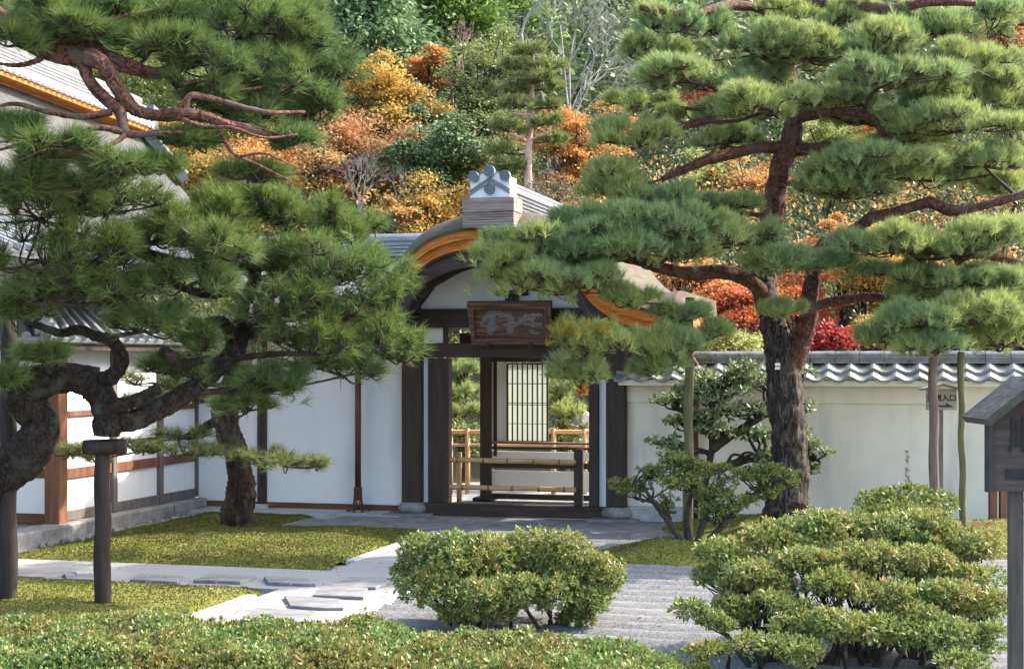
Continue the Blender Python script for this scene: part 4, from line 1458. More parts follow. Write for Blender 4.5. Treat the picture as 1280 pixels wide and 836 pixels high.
# right pine: tall red pine trained in flat tiers
RY = 17.4
rl = [([P(978, 668, RY), P(984, 625, RY), P(988, 570, RY), P(984, 520, RY), P(980, 470, RY), P(975, 430, RY)], [.30, .235, .205, .195, .20, .17]),
      ([P(976, 452, RY), P(968, 410, RY), P(957, 370, RY + .1), P(955, 340, RY + .2), P(962, 290, RY + .2)], [.17, .15, .14, .13, .125]),
      ]
rl2 = [([P(961, 296, RY + .2), P(970, 235, RY + .2), P(976, 205, RY + .1), P(988, 175, RY + .1), P(992, 140, RY + .2), P(985, 90, RY + .3), P(975, 40, RY + .3), P(968, -10, RY + .3)], [.124, .12, .12, .125, .09, .08, .07, .05]),
       ([P(988, 458, RY), P(1000, 430, RY - .05), P(1010, 400, RY - .1), P(1014, 360, RY - .1), P(1020, 325, RY - .1), P(1032, 300, RY)], [.12, .12, .105, .09, .08, .07]),
       ([P(962, 375, RY + .1), P(935, 350, RY - .1), P(905, 340, RY - .3), P(862, 342, RY - .5), P(820, 333, RY - .7), P(775, 322, RY - .9), P(742, 335, RY - 1.0)], [.09, .085, .08, .075, .06, .05, .03]),
       ([P(985, 185, RY + .1), P(955, 184, RY), P(925, 190, RY - .2), P(890, 198, RY - .4), P(860, 210, RY - .5), P(828, 224, RY - .7)], [.085, .07, .065, .06, .05, .03]),
       ([P(990, 188, RY + .1), P(1020, 186, RY), P(1060, 185, RY - .1), P(1100, 188, RY - .3)], [.085, .065, .055, .04]),
       ([P(1024, 318, RY - .1), P(1050, 305, RY - .2), P(1085, 275, RY - .4), P(1120, 265, RY - .5), P(1160, 254, RY - .6), P(1190, 263, RY - .7), P(1225, 258, RY - .8), P(1290, 240, RY - .9)], [.085, .075, .065, .06, .06, .06, .05, .04]),
       ([P(1012, 385, RY - .1), P(1040, 377, RY - .2), P(1080, 372, RY - .3), P(1110, 375, RY - .4), P(1150, 392, RY - .6), P(1200, 405, RY - .8)], [.06, .058, .055, .05, .04, .03]),
       ([P(992, 150, RY + .2), P(1040, 140, RY - .2), P(1075, 142, RY - .4), P(1092, 150, RY - .5), P(1105, 170, RY - .5)], [.06, .05, .05, .045, .03]),
       ([P(985, 100, RY + .3), P(940, 120, RY - .1), P(900, 145, RY - .4), P(850, 160, RY - .6), P(790, 185, RY - .9)], [.055, .05, .05, .04, .03]),
       ([P(978, 40, RY + .3), P(950, 12, RY), P(910, 8, RY - .3), P(865, 18, RY - .6), P(800, 10, RY - .8)], [.05, .05, .06, .045, .03]),
       ([P(970, 0, RY + .3), P(1020, 3, RY), P(1060, 5, RY - .2), P(1110, 12, RY - .4), P(1160, 3, RY - .6), P(1220, 5, RY - .8)], [.05, .06, .06, .06, .05, .03]),
       ([P(1290, 332, RY - .9), P(1245, 322, RY - .9), P(1215, 318, RY - .9), P(1195, 330, RY - .9)], [.05, .045, .04, .03])]
RP = [(640, 318, 50, 16, 15.8), (705, 325, 60, 16, 16.2), (760, 285, 60, 16, 16.3), (840, 310, 60, 14, 16.2), (640, 300, 40, 12, 16.0), (1190, 310, 70, 14, 16.4), (1150, 365, 60, 12, 16.6), (1240, 400, 60, 14, 16.4), (1030, 215, 40, 12, 17.0), (900, 170, 50, 12, 17.4), (1080, 145, 55, 12, 17.6), (850, 25, 60, 20, 17.0), (930, 45, 70, 22, 16.8), (1010, 58, 70, 22, 16.9), (1090, 50, 70, 22, 16.6), (1155, 28, 60, 22, 17.2), (1235, 22, 60, 22, 17.6),
      (815, 62, 45, 25, 17.6), (875, 92, 80, 17, 16.4), (965, 88, 45, 16, 17.3), (1118, 86, 80, 18, 16.3), (1205, 70, 58, 18, 16.8), (1262, 95, 40, 18, 17.4),
      (965, 125, 72, 16, 16.2), (1050, 128, 60, 14, 17.4), (1185, 118, 70, 15, 17.2), (800, 120, 45, 18, 17.8), (1010, 20, 70, 16, 17.5),
      (1210, 150, 85, 16, 16.6), (795, 165, 50, 20, 16.4), (865, 140, 50, 14, 17.6), (1120, 170, 60, 12, 17.5), (1270, 130, 40, 14, 17.8),
      (1085, 205, 85, 22, 16.5), (1230, 195, 70, 18, 16.9), (1150, 215, 60, 14, 17.4), (1050, 236, 55, 14, 16.9), (1255, 228, 50, 14, 17.5),
      (770, 222, 60, 22, 16.6), (835, 240, 60, 16, 16.2), (905, 255, 55, 12, 17.2), (730, 275, 60, 22, 16.1), (800, 275, 70, 20, 15.9), (870, 285, 75, 20, 16.1), (690, 300, 68, 20, 15.9), (930, 292, 55, 16, 16.7),
      (660, 345, 58, 22, 15.7), (720, 348, 62, 20, 15.8), (780, 305, 60, 15, 15.9), (960, 326, 65, 14, 16.6), (1040, 322, 35, 10, 16.9),
      (1130, 300, 75, 18, 16.2), (1215, 292, 70, 18, 16.0), (1255, 285, 45, 16, 16.6), (1185, 345, 60, 14, 16.3), (1255, 352, 45, 16, 16.4), (1120, 335, 45, 10, 16.9),
      (975, 385, 32, 9, 16.6), (1160, 395, 60, 18, 15.9), (1225, 385, 60, 18, 16.0), (1110, 418, 48, 14, 16.4), (1180, 425, 65, 16, 15.9), (1255, 420, 50, 18, 16.2),
      (750, 425, 50, 24, 15.6), (815, 425, 55, 20, 15.9), (730, 460, 38, 18, 15.6), (870, 415, 42, 16, 16.4), (850, 388, 35, 9, 16.2), (790, 372, 28, 10, 15.9), (820, 455, 35, 10, 16.0)]
rp = pine('red_pine', 'tall tiered pine with a forked reddish trunk in front of the garden wall', (P(980, 660, RY).x, RY, .2), rl, RP, 'pine_bark_gray', 'needles_light', 'twig',
          ln=.115, per=24, wd=.0066, spread=.42, dens=.95, up=1.0, limb2=rl2, ntw=11, parts='pine_bark_red', splay=.55)
q = P(972, 458, RY - .26)
nt_ = np.array([[0, 0, 0]])
tg = MB()
tg.box(q.x - .028, q.x + .028, q.y, q.y + .012, q.z + .008, q.z + .04)
tg.box(q.x - .028, q.x + .028, q.y, q.y + .012, q.z - .034, q.z - .004)
tgo = tg.build('tree_tag', 'tag_white', rp)

yc = P(722, 414, 15.45)
n_ = 60
C = np.array(yc) + rng.normal(size=(n_, 3)) * np.array([.17, .12, .06])
v, f = needle_mesh(C, rng.normal(0, .5, (n_, 3)) + np.array([-.1, -.2, .8]), 22, .115, .0075, .45)
leaf_obj('yellowed_needles', v, f, 'needles_yellow', rp)['label'] = 'yellowed tuft of needles'
# left pine A: leaning black pine over the prop
LY = 12.75
l1 = [([P(-80, 690, LY + .3), P(-30, 625, LY + .2), P(10, 588, LY + .1), P(42, 558, LY), P(52, 525, LY), P(36, 506, LY - .05), P(26, 492, LY - .1), P(46, 478, LY - .1), P(85, 472, LY - .05), P(122, 478, LY)], [.22, .20, .185, .17, .15, .145, .14, .135, .13, .125]),
      ([P(100, 470, LY), P(122, 488, LY), P(134, 515, LY), P(133, 545, LY)], [.10, .125, .125, .115]),
      ([P(128, 525, LY), P(165, 525, LY), P(205, 508, LY + .1), P(240, 485, LY + .2), P(270, 462, LY + .3), P(295, 435, LY + .4), P(305, 405, LY + .5)], [.10, .095, .085, .08, .08, .075, .06]),
      ([P(120, 508, LY), P(150, 506, LY - .1), P(175, 498, LY - .15), P(197, 486, LY - .2)], [.07, .06, .055, .05]),
      ([P(118, 480, LY), P(140, 470, LY - .05), P(152, 450, LY - .1), P(142, 428, LY - .15), P(120, 420, LY - .2), P(98, 412, LY - .25), P(75, 416, LY - .3), P(40, 405, LY - .4)], [.08, .07, .06, .05, .045, .04, .035, .025]),
      ([P(290, 440, LY + .4), P(287, 415, LY + .4), P(275, 402, LY + .3), P(250, 405, LY + .2), P(230, 395, LY + .1)], [.06, .06, .055, .05, .035]),
      ([P(300, 420, LY + .45), P(335, 400, LY + .5), P(360, 378, LY + .6), P(400, 362, LY + .7), P(440, 345, LY + .8)], [.06, .05, .045, .035, .025]),
      ([P(300, 405, LY + .5), P(305, 380, LY + .5), P(290, 365, LY + .4), P(262, 368, LY + .2), P(235, 362, LY + .1), P(210, 352, LY)], [.055, .05, .045, .04, .035, .025]),
      ([P(308, 375, LY + .5), P(318, 340, LY + .5), P(280, 325, LY + .3), P(240, 332, LY + .1), P(195, 322, LY - .1), P(160, 308, LY - .2), P(140, 300, LY - .3)], [.05, .06, .065, .06, .055, .05, .03]),
      ([P(318, 340, LY + .5), P(350, 310, LY + .6), P(395, 300, LY + .8), P(440, 290, LY + .9)], [.05, .045, .04, .02]),
      ([P(220, 450, LY - .2), P(205, 440, LY - .2), P(225, 455, LY - .1), P(262, 448, LY)], [.05, .055, .04, .03])]
LP = [(50, 245, 80, 40, 12.0), (30, 300, 70, 45, 11.9), (135, 245, 70, 28, 12.4), (110, 300, 75, 34, 12.2), (190, 280, 70, 30, 12.6), (60, 350, 65, 32, 12.0), (140, 350, 65, 28, 12.3),
      (250, 268, 60, 28, 12.9), (310, 250, 60, 28, 13.2), (230, 335, 70, 32, 12.5), (180, 395, 50, 26, 12.4), (300, 300, 75, 34, 12.8), (370, 262, 60, 28, 13.4), (430, 275, 55, 30, 13.6), (365, 320, 65, 34, 13.0),
      (440, 325, 60, 34, 13.3), (485, 360, 48, 36, 13.4), (420, 380, 62, 34, 13.1), (345, 370, 60, 28, 12.9), (470, 412, 52, 30, 13.3), (390, 425, 50, 24, 13.0), (500, 432, 30, 22, 13.4), (350, 470, 50, 22, 13.2), (310, 500, 40, 18, 13.2),
      (430, 455, 45, 20, 13.4), (255, 420, 40, 20, 12.8), (20, 380, 40, 22, 12.2), (50, 440, 40, 10, 12.4), (10, 470, 25, 10, 12.3), (210, 455, 45, 14, 12.9), (270, 300, 50, 25, 12.3), (60, 215, 55, 20, 12.5)]
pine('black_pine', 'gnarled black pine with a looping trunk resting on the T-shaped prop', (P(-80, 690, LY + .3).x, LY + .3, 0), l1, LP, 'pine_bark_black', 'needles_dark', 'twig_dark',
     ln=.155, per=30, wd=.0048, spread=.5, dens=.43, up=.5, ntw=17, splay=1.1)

# upper left limb from a pine standing outside on the left
l3 = [([Vector((-5.6, 12.2, 0)), Vector((-5.5, 12.1, 1.8)), Vector((-5.1, 12.0, 3.6)), P(-60, 15, 11.8), P(0, 30, 11.7), P(40, 44, 11.6), P(75, 52, 11.5), P(108, 56, 11.5), P(130, 72, 11.5), P(160, 82, 11.5), P(195, 92, 11.6), P(250, 76, 11.8), P(320, 62, 12)], [.2, .19, .17, .13, .10, .085, .075, .07, .06, .055, .045, .035, .02]),
      ([P(20, 36, 11.65), P(60, 62, 11.5), P(95, 70, 11.4), P(125, 78, 11.3), P(145, 105, 11.3), P(165, 135, 11.3), P(195, 144, 11.3), P(240, 143, 11.3), P(285, 155, 11.4), P(330, 165, 11.6), P(370, 178, 11.8)], [.09, .08, .075, .06, .055, .05, .045, .04, .033, .025, .015]),
      ([P(100, 72, 11.4), P(112, 100, 11.3), P(130, 122, 11.3), P(150, 140, 11.25), P(157, 165, 11.2), P(180, 168, 11.2), P(230, 165, 11.2)], [.05, .045, .045, .045, .035, .025, .012]),
      ([P(140, 140, 11.25), P(100, 146, 11.2), P(60, 140, 11.2), P(20, 130, 11.2), P(-10, 135, 11.2)], [.03, .025, .02, .016, .01]),
      ([P(155, 165, 11.2), P(120, 160, 11.1), P(80, 176, 11.1), P(30, 180, 11.1), P(-10, 190, 11.1)], [.028, .022, .018, .014, .01]),
      ([P(230, 140, 11.3), P(238, 120, 11.3), P(270, 125, 11.4), P(330, 140, 11.5), P(380, 140, 11.7)], [.03, .027, .025, .02, .012]),
      ([P(200, 92, 11.6), P(225, 105, 11.5), P(262, 100, 11.5), P(300, 112, 11.6), P(345, 108, 11.8), P(390, 120, 12)], [.022, .02, .017, .013, .010, .006]),
      ([P(215, 143, 11.3), P(250, 158, 11.2), P(290, 160, 11.2), P(330, 172, 11.3), P(372, 168, 11.5)], [.02, .017, .014, .010, .006]),
      ([P(160, 166, 11.2), P(140, 180, 11.1), P(100, 190, 11.05), P(62, 186, 11), P(25, 200, 11)], [.022, .018, .013, .009, .005]),
      ([P(300, 196, 11.4), P(330, 192, 11.4), P(362, 205, 11.5)], [.012, .009, .005]),
      ([P(60, 60, 11.5), P(48, 75, 11.4), P(20, 82, 11.3), P(-10, 78, 11.3)], [.03, .022, .018, .012]),
      ([P(110, 57, 11.5), P(118, 40, 11.4), P(150, 22, 11.4), P(190, 12, 11.5)], [.03, .025, .018, .01]),
      ([P(270, 152, 11.4), P(290, 190, 11.4), P(320, 205, 11.5), P(360, 225, 11.6)], [.018, .016, .012, .008])]
TP = [(70, 175, 55, 12, 11.2), (140, 205, 55, 12, 11.2), (15, 225, 50, 14, 11.3), (110, 225, 50, 12, 11.4), (190, 205, 35, 9, 11.3), (40, 8, 60, 22, 11.4), (130, 12, 70, 26, 11.6), (215, 18, 70, 32, 11.8), (290, 25, 70, 32, 12.0), (355, 45, 62, 34, 12.2), (395, 80, 48, 38, 12.3), (340, 95, 62, 32, 12.0), (270, 70, 60, 28, 11.7),
      (385, 125, 45, 28, 12.2), (320, 135, 55, 22, 11.9), (250, 110, 40, 18, 11.6), (190, 50, 48, 18, 11.5), (90, 30, 50, 14, 11.3), (375, 18, 50, 26, 12.4), (20, 45, 36, 16, 11.2), (170, 12, 60, 26, 12.3), (290, 5, 70, 26, 12.6),
      (235, 168, 45, 9, 11.4), (350, 170, 40, 10, 11.8), (60, 195, 45, 9, 11.3), (20, 150, 30, 7, 11.2), (310, 215, 40, 10, 11.7)]
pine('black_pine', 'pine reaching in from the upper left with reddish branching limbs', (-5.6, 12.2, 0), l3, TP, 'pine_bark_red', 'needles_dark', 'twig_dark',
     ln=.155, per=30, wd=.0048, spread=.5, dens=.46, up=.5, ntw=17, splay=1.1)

# pine B: short thick trunk in the moss
BY = 18.4
l2 = [([P(298, 664, BY), P(298, 640, BY), P(302, 605, BY), P(296, 570, BY), P(286, 545, BY), P(282, 515, BY), P(292, 480, BY), P(310, 430, BY), P(330, 380, BY), P(345, 330, BY)], [.23, .20, .165, .15, .155, .16, .14, .12, .10, .07]),
      ([P(284, 520, BY), P(262, 530, BY - .2), P(235, 545, BY - .4), P(200, 548, BY - .6), P(160, 552, BY - .8)], [.08, .05, .035, .03, .02]),
      ([P(294, 560, BY), P(310, 570, BY - .3), P(335, 575, BY - .5), P(370, 580, BY - .7)], [.05, .03, .025, .02])]
BP = [(360, 575, 38, 10, 17.6), (325, 570, 35, 12, 17.8), (395, 578, 18, 6, 17.5), (230, 560, 50, 10, 17.8), (180, 555, 40, 10, 17.6), (130, 565, 38, 9, 17.4), (230, 540, 40, 8, 18.0), (90, 560, 28, 9, 17.3),
      (270, 440, 50, 18, 18.2), (370, 440, 55, 18, 18.2), (300, 395, 60, 20, 18.4), (400, 385, 55, 20, 18.2), (340, 345, 60, 20, 18.4), (250, 350, 45, 20, 18.4), (200, 470, 45, 14, 18), (180, 500, 40, 10, 18), (240, 490, 40, 12, 18.2), (330, 480, 45, 14, 18)]
pine('red_pine', 'thick-trunked pine growing out of the mossy mound before the white wing', (P(298, 664, BY).x, BY, 0), l2, BP, 'pine_bark_brown', 'needles_mid', 'twig',
     ln=.13, per=18, wd=.0065, spread=.8, dens=.24, up=.4, splay=1.2, ntw=9)


# ------------------------------------------------------------------ shrubs
def rosettes(C, D, per, ln, wd, open_=.8):
    n = len(C)
    cc = np.repeat(C, per, 0)
    d = unit(D)
    dd = unit(np.repeat(d, per, 0) * .55 + rng.normal(size=(n * per, 3)) * open_)
    L = ln * np.repeat(rng.uniform(.6, 1.3, n), per) * rng.uniform(.6, 1.2, n * per)
    return leaf_mesh(cc + dd * .004, dd, L, wd * L / ln)


def shrub(name, label, cat, base, lobes, nros, per, ln, wd, mat, twig, stems=6, stem_r=.014, group=None, inner=.35, hollow=.55, trunk=None, stem_every=1):
    """lobes: (x, y, z, rx, ry, rz) world; leaf whorls on the upper shells of the lobes, stems from the base to each lobe"""
    t = thing(name, label, cat, base, group=group)
    vol = np.array([l[3] * l[4] for l in lobes])
    cnt = (nros * vol / vol.sum()).astype(int) + 4
    C, D = [], []
    for (x, y, z, a, b, c), n in zip(lobes, cnt):
        d = unit(rng.normal(size=(n, 3)) + np.array([0, -.15, .35]))
        rr = np.where(rng.random(n) < inner, rng.uniform(hollow, 1, n), 1.0) * (1 + rng.normal(0, .055, n))
        C.append(np.stack([x + a * d[:, 0] * rr, y + b * d[:, 1] * rr, z + c * d[:, 2] * rr], 1))
        D.append(d + np.array([0, 0, .5]))
    C, D = np.concatenate(C), np.concatenate(D)
    v, f = rosettes(C, D, per, ln, wd)
    leaf_obj('foliage', v, f, mat, t)
    br = MB()
    b0_ = Vector(base)
    starts = [b0_ + Vector((random.gauss(0, 1) * .10 * math.sqrt(stems), random.gauss(0, .10), -.03)) for _ in range(stems)]
    tks = []
    for tr in trunk or []:
        tc_ = curve(tr, 8)
        br.tube(tc_, lerp_list([stem_r * 2.2, stem_r * 1.3, stem_r * .7], len(tc_)), 10, .25)
        tks += tc_
    for i in range(0, len(lobes), stem_every):
        x, y, z, a, b, c = lobes[i]
        e = Vector((x, y, z - c * .3))
        if trunk:
            s = min(tks, key=lambda q: (q - e).length + max(0, q.z - e.z + .12) * 3)
        else:
            s = min(starts, key=lambda q: (q - e).length + random.uniform(0, .25))
        m1 = s.lerp(e, .35) + Vector((random.gauss(0, .06), random.gauss(0, .06), random.gauss(.02, .05)))
        m2 = s.lerp(e, .7) + Vector((random.gauss(0, .06), random.gauss(0, .06), random.gauss(.0, .04)))
        cc = curve([s, m1, m2, e], 5)
        q_ = .6 if trunk else 1
        br.tube(cc, lerp_list([stem_r * 1.25 * q_, stem_r * .7 * q_, stem_r * .4 * q_], len(cc)), 7, .25, seed=i)
        for k2 in range(6):
            d = unit(rng.normal(size=(1, 3)) + np.array([[0, -.2, .3]]))[0]
            p = Vector((x + a * d[0] * .9, y + b * d[1] * .9, z + c * d[2] * .9))
            q0 = cc[random.randrange(len(cc) // 2, len(cc))]
            br.tube([q0, q0.lerp(p, .5) + Vector((random.gauss(0, .025), random.gauss(0, .025), random.gauss(0, .02))), p], [stem_r * .4, stem_r * .28, stem_r * .15], 4, cap=False)
    br.build('branches', twig, t, True)
    return t


def jit(lobes, k=4, f=(.38, .62), flat=1.0, off=.62):
    out = []
    for x, y, z, a, b, c in lobes:
        for _ in range(k):
            d = unit(rng.normal(size=(1, 3)))[0] * rng.random() ** .4 * off
            q = rng.uniform(*f)
            out.append((x + a * d[0], y + b * d[1], z + c * d[2], a * q, b * q, c * min(1, q * 1.15) * flat))
    return out


def lob(px, py, hw, hh, Y, dep=.9):
    c = P(px, py, Y)
    return (c.x, c.y, c.z, hw / F * Y, hw / F * Y * dep, hh / F * Y)


# clipped azalea before the path (centre)
CY = 11.75
cl = [lob(*q) for q in ((520, 705, 36, 30, CY), (560, 700, 45, 34, CY - .1), (610, 698, 48, 34, CY), (660, 698, 48, 34, CY + .1), (705, 705, 45, 32, CY), (745, 715, 36, 28, CY), (540, 738, 40, 22, CY - .25), (590, 742, 45, 24, CY - .3), (640, 742, 45, 26, CY - .3), (690, 742, 42, 22, CY - .2),
                        (735, 745, 34, 18, CY - .1), (580, 715, 50, 30, CY + .35), (650, 712, 50, 30, CY + .4), (700, 715, 45, 26, CY + .3), (505, 718, 18, 16, CY), (765, 725, 18, 16, CY), (570, 765, 26, 10, CY - .3), (720, 770, 26, 10, CY - .1), (622, 762, 30, 14, CY - .3))]
shrub('azalea_shrub', 'rounded yellow-green azalea standing alone in front of the raked gravel', 'shrub', (P(640, 790, 11.75).x, 11.75, 0), jit(cl, 3, (.55, .8), 1.0, .46), 7200, 8, .040, .0155, 'azalea_yellow', 'bark_dark', stems=9, stem_r=.016, stem_every=3)
# spreading azalea at the right
RYs = 10.4
rl_ = [lob(*q) for q in ((900, 690, 45, 22, 10.9), (960, 672, 55, 20, 11.0), (1030, 660, 60, 20, 11.1), (1100, 660, 60, 20, 11.1), (1165, 662, 55, 20, 11.1), (1225, 680, 45, 22, 10.9), (885, 722, 28, 14, 10.8),
                         (940, 712, 50, 18, 10.6), (1010, 700, 55, 18, 10.6), (1080, 698, 58, 20, 10.6), (1150, 702, 55, 20, 10.6), (1220, 720, 45, 22, 10.5), (1040, 728, 48, 15, 10.3), (1110, 738, 50, 18, 10.2), (1180, 745, 50, 20, 10.2), (1238, 760, 30, 22, 10.2),
                         (870, 762, 26, 14, 10.1), (900, 775, 26, 12, 10.1), (1045, 775, 50, 22, 9.9), (1110, 785, 50, 22, 9.9), (1170, 790, 50, 22, 9.9), (1230, 800, 30, 24, 9.9), (960, 805, 40, 16, 9.8), (880, 812, 30, 12, 9.8), (1010, 815, 36, 18, 9.7), (1200, 825, 40, 16, 9.7), (960, 750, 32, 10, 10.3), (1060, 690, 50, 20, 11.4), (1150, 690, 50, 20, 11.4))]
for _ in range(44):
    qx, qt = random.uniform(905, 1240), random.random()
    qy = np.interp(qx, [890, 960, 1040, 1160, 1240], [685, 662, 648, 648, 672]) + 16 + qt * 115
    rl_.append(lob(qx, qy, random.uniform(22, 42), random.uniform(13, 24), 11.1 - qt * 1.1))

shrub('azalea_shrub', 'wide spreading azalea in tiers with bare twisted stems in the lower right', 'shrub', (P(1080, 860, 10.3).x, 10.3, 0), jit([(a, b, c, d, e * .85, f * .95) for a, b, c, d, e, f in rl_], 4, (.48, .78), .95, .5), 15000, 8, .040, .0145, 'azalea_yellow', 'twig_gray', stems=11, stem_r=.019, stem_every=4)
sl = [lob(*q) for q in ((1100, 628, 30, 14, 14.2), (1135, 622, 34, 14, 14.2), (1168, 628, 28, 14, 14.2), (1120, 642, 50, 14, 14.0))]
shrub('azalea_shrub', 'low green shrub peeking out behind the wide azalea near the brown pole', 'shrub', (P(1130, 680, 14.2).x, 14.2, .1), sl, 800, 8, .05, .018, 'shrub_deep', 'bark_dark', stems=4)
# island shrubs
i1 = [lob(*q) for q in ((790, 605, 28, 14, 16.2), (815, 590, 24, 12, 16.2), (832, 628, 16, 18, 16.0), (845, 575, 32, 14, 16.3), (880, 580, 34, 16, 16.2), (850, 600, 40, 16, 16.0), (895, 610, 38, 18, 16.0), (930, 595, 34, 12, 16.1), (960, 590, 24, 12, 16.1), (985, 600, 20, 14, 16.1), (920, 630, 34, 18, 15.9), (885, 640, 26, 18, 15.9), (960, 615, 26, 12, 16.0))]
shrub('azalea_shrub', 'dark green azalea with leaning stems on the small moss island', 'shrub', (P(868, 690, 15.9).x, 15.9, .1), jit(i1, 4, (.4, .62), .62), 1450, 7, .046, .017, 'shrub_deep', 'bark_dark', stems=4, stem_r=.020, trunk=[[P(868, 692, 15.9), P(880, 650, 15.9), P(895, 615, 16), P(900, 590, 16)], [P(862, 692, 15.9), P(838, 655, 15.9), P(815, 625, 16), P(800, 600, 16.1)], [P(866, 692, 15.9), P(858, 650, 16), P(865, 610, 16.1), P(860, 585, 16.1)], [P(870, 692, 15.9), P(905, 655, 15.9), P(940, 620, 16), P(970, 598, 16)]])
# evergreen against the wall
e1 = [lob(*q) for q in ((845, 500, 30, 12, 18.3), (835, 555, 28, 9, 18.3), (880, 470, 38, 14, 18.3), (925, 462, 40, 14, 18.3), (960, 480, 34, 14, 18.3), (905, 495, 34, 10, 18.1), (945, 510, 38, 10, 18.1), (900, 540, 30, 9, 18.0), (950, 545, 34, 10, 18.0), (1000, 470, 26, 10, 18.3),
                        (1012, 505, 24, 9, 18.2), (1000, 540, 24, 10, 18.2), (1020, 560, 20, 9, 18.1), (1015, 585, 22, 10, 18.1), (880, 520, 26, 8, 18.2), (865, 485, 30, 12, 18.4), (960, 570, 30, 10, 18.1), (845, 525, 26, 7, 18.3), (940, 480, 30, 12, 18.4))]
shrub('evergreen_shrub', 'glossy-leaved small evergreen in flat tiers against the wall behind the pine trunk', 'shrub', (P(880, 655, 18.3).x, 18.3, .1), jit(e1, 4, (.34, .56), .75, .85), 950, 6, .072, .028, 'glossy_leaf', 'bark_dark', stems=2, stem_r=.03, trunk=[[P(882, 660, 18.3), P(880, 610, 18.3), P(890, 560, 18.3), P(886, 520, 18.3), P(900, 480, 18.3)], [P(890, 560, 18.3), P(920, 540, 18.2), P(955, 520, 18.2), P(990, 500, 18.3)], [P(884, 590, 18.3), P(930, 575, 18.2), P(975, 560, 18.2), P(1010, 570, 18.2)], [P(890, 530, 18.3), P(865, 520, 18.3), P(845, 510, 18.3)]])

# clipped hedge along the bottom
hg = thing('clipped_hedge', 'long low clipped azalea hedge along the bottom edge', 'hedge', (-1.3, 9.3, 0))
nH = 24000
X0, X1, Y0, Y1 = -3.9, 1.22, 8.55, 10.05


def hedge_top(x):
    return np.interp(x, [-4, -3.4, -2.7, -1.8, -.84, -.42, .32, .8, 1.05, 1.2], [.38, .40, .45, .425, .39, .345, .315, .27, .19, .08]) - .035 + .018 * np.sin(x * 5.3 + 1) + .012 * np.sin(x * 11)


x = rng.uniform(X0, X1, nH)
y = rng.uniform(Y0, Y1, nH)
edge = np.minimum.reduce([(x - X0), (X1 - x), (y - Y0), (Y1 - y)])
z = hedge_top(x) + .022 * np.sin(x * 17 + 3 * np.sin(y * 9)) * np.cos(y * 15 + 2 * np.sin(x * 7)) + .02 * np.sin(x * 8.3 + y * 6) - .10 * np.clip(1 - edge / .22, 0, 1) ** 2 + rng.normal(0, .016, nH) - np.where(rng.random(nH) < .3, rng.uniform(0, .12, nH), 0) + np.where(rng.random(nH) < .06, rng.uniform(0, .05, nH), 0)
C1 = np.stack([x, y, z], 1)
D1 = np.stack([rng.normal(0, .35, nH), rng.normal(0, .35, nH) - .1, np.ones(nH)], 1)
nF = 8000
xf = rng.uniform(X0, X1, nF)
zf = rng.random(nF) ** .7 * np.maximum(hedge_top(xf) - .06, .03)
bk = rng.random(nF) < .25
C2 = np.stack([xf, np.where(bk, Y1 + rng.normal(0, .03, nF), Y0 + rng.normal(0, .03, nF)), zf], 1)
D2 = np.stack([rng.normal(0, .4, nF), np.where(bk, .8, -.8), np.full(nF, .5)], 1)
C3 = np.stack([X1 + rng.normal(0, .04, 1200), rng.uniform(Y0, Y1, 1200), rng.random(1200) * .12], 1)
D3 = np.stack([np.full(1200, .8), rng.normal(0, .4, 1200), np.full(1200, .5)], 1)
v, f = rosettes(np.concatenate([C1, C2, C3]), np.concatenate([D1, D2, D3]), 8, .035, .0155)
leaf_obj('foliage', v, f, 'hedge_leaf', hg)
br = MB()
for i in range(420):
    a = Vector((random.uniform(X0, X1), random.uniform(Y0 + .1, Y1 - .1), 0))
    b = a + Vector((random.gauss(0, .12), random.gauss(0, .12), max(.05, float(hedge_top(a.x)) - .05)))
    br.tube([a, a.lerp(b, .5) + Vector((random.gauss(0, .04), random.gauss(0, .04), 0)), b], [.009, .006, .003], 5, cap=False)
br.build('branches', 'twig', hg)


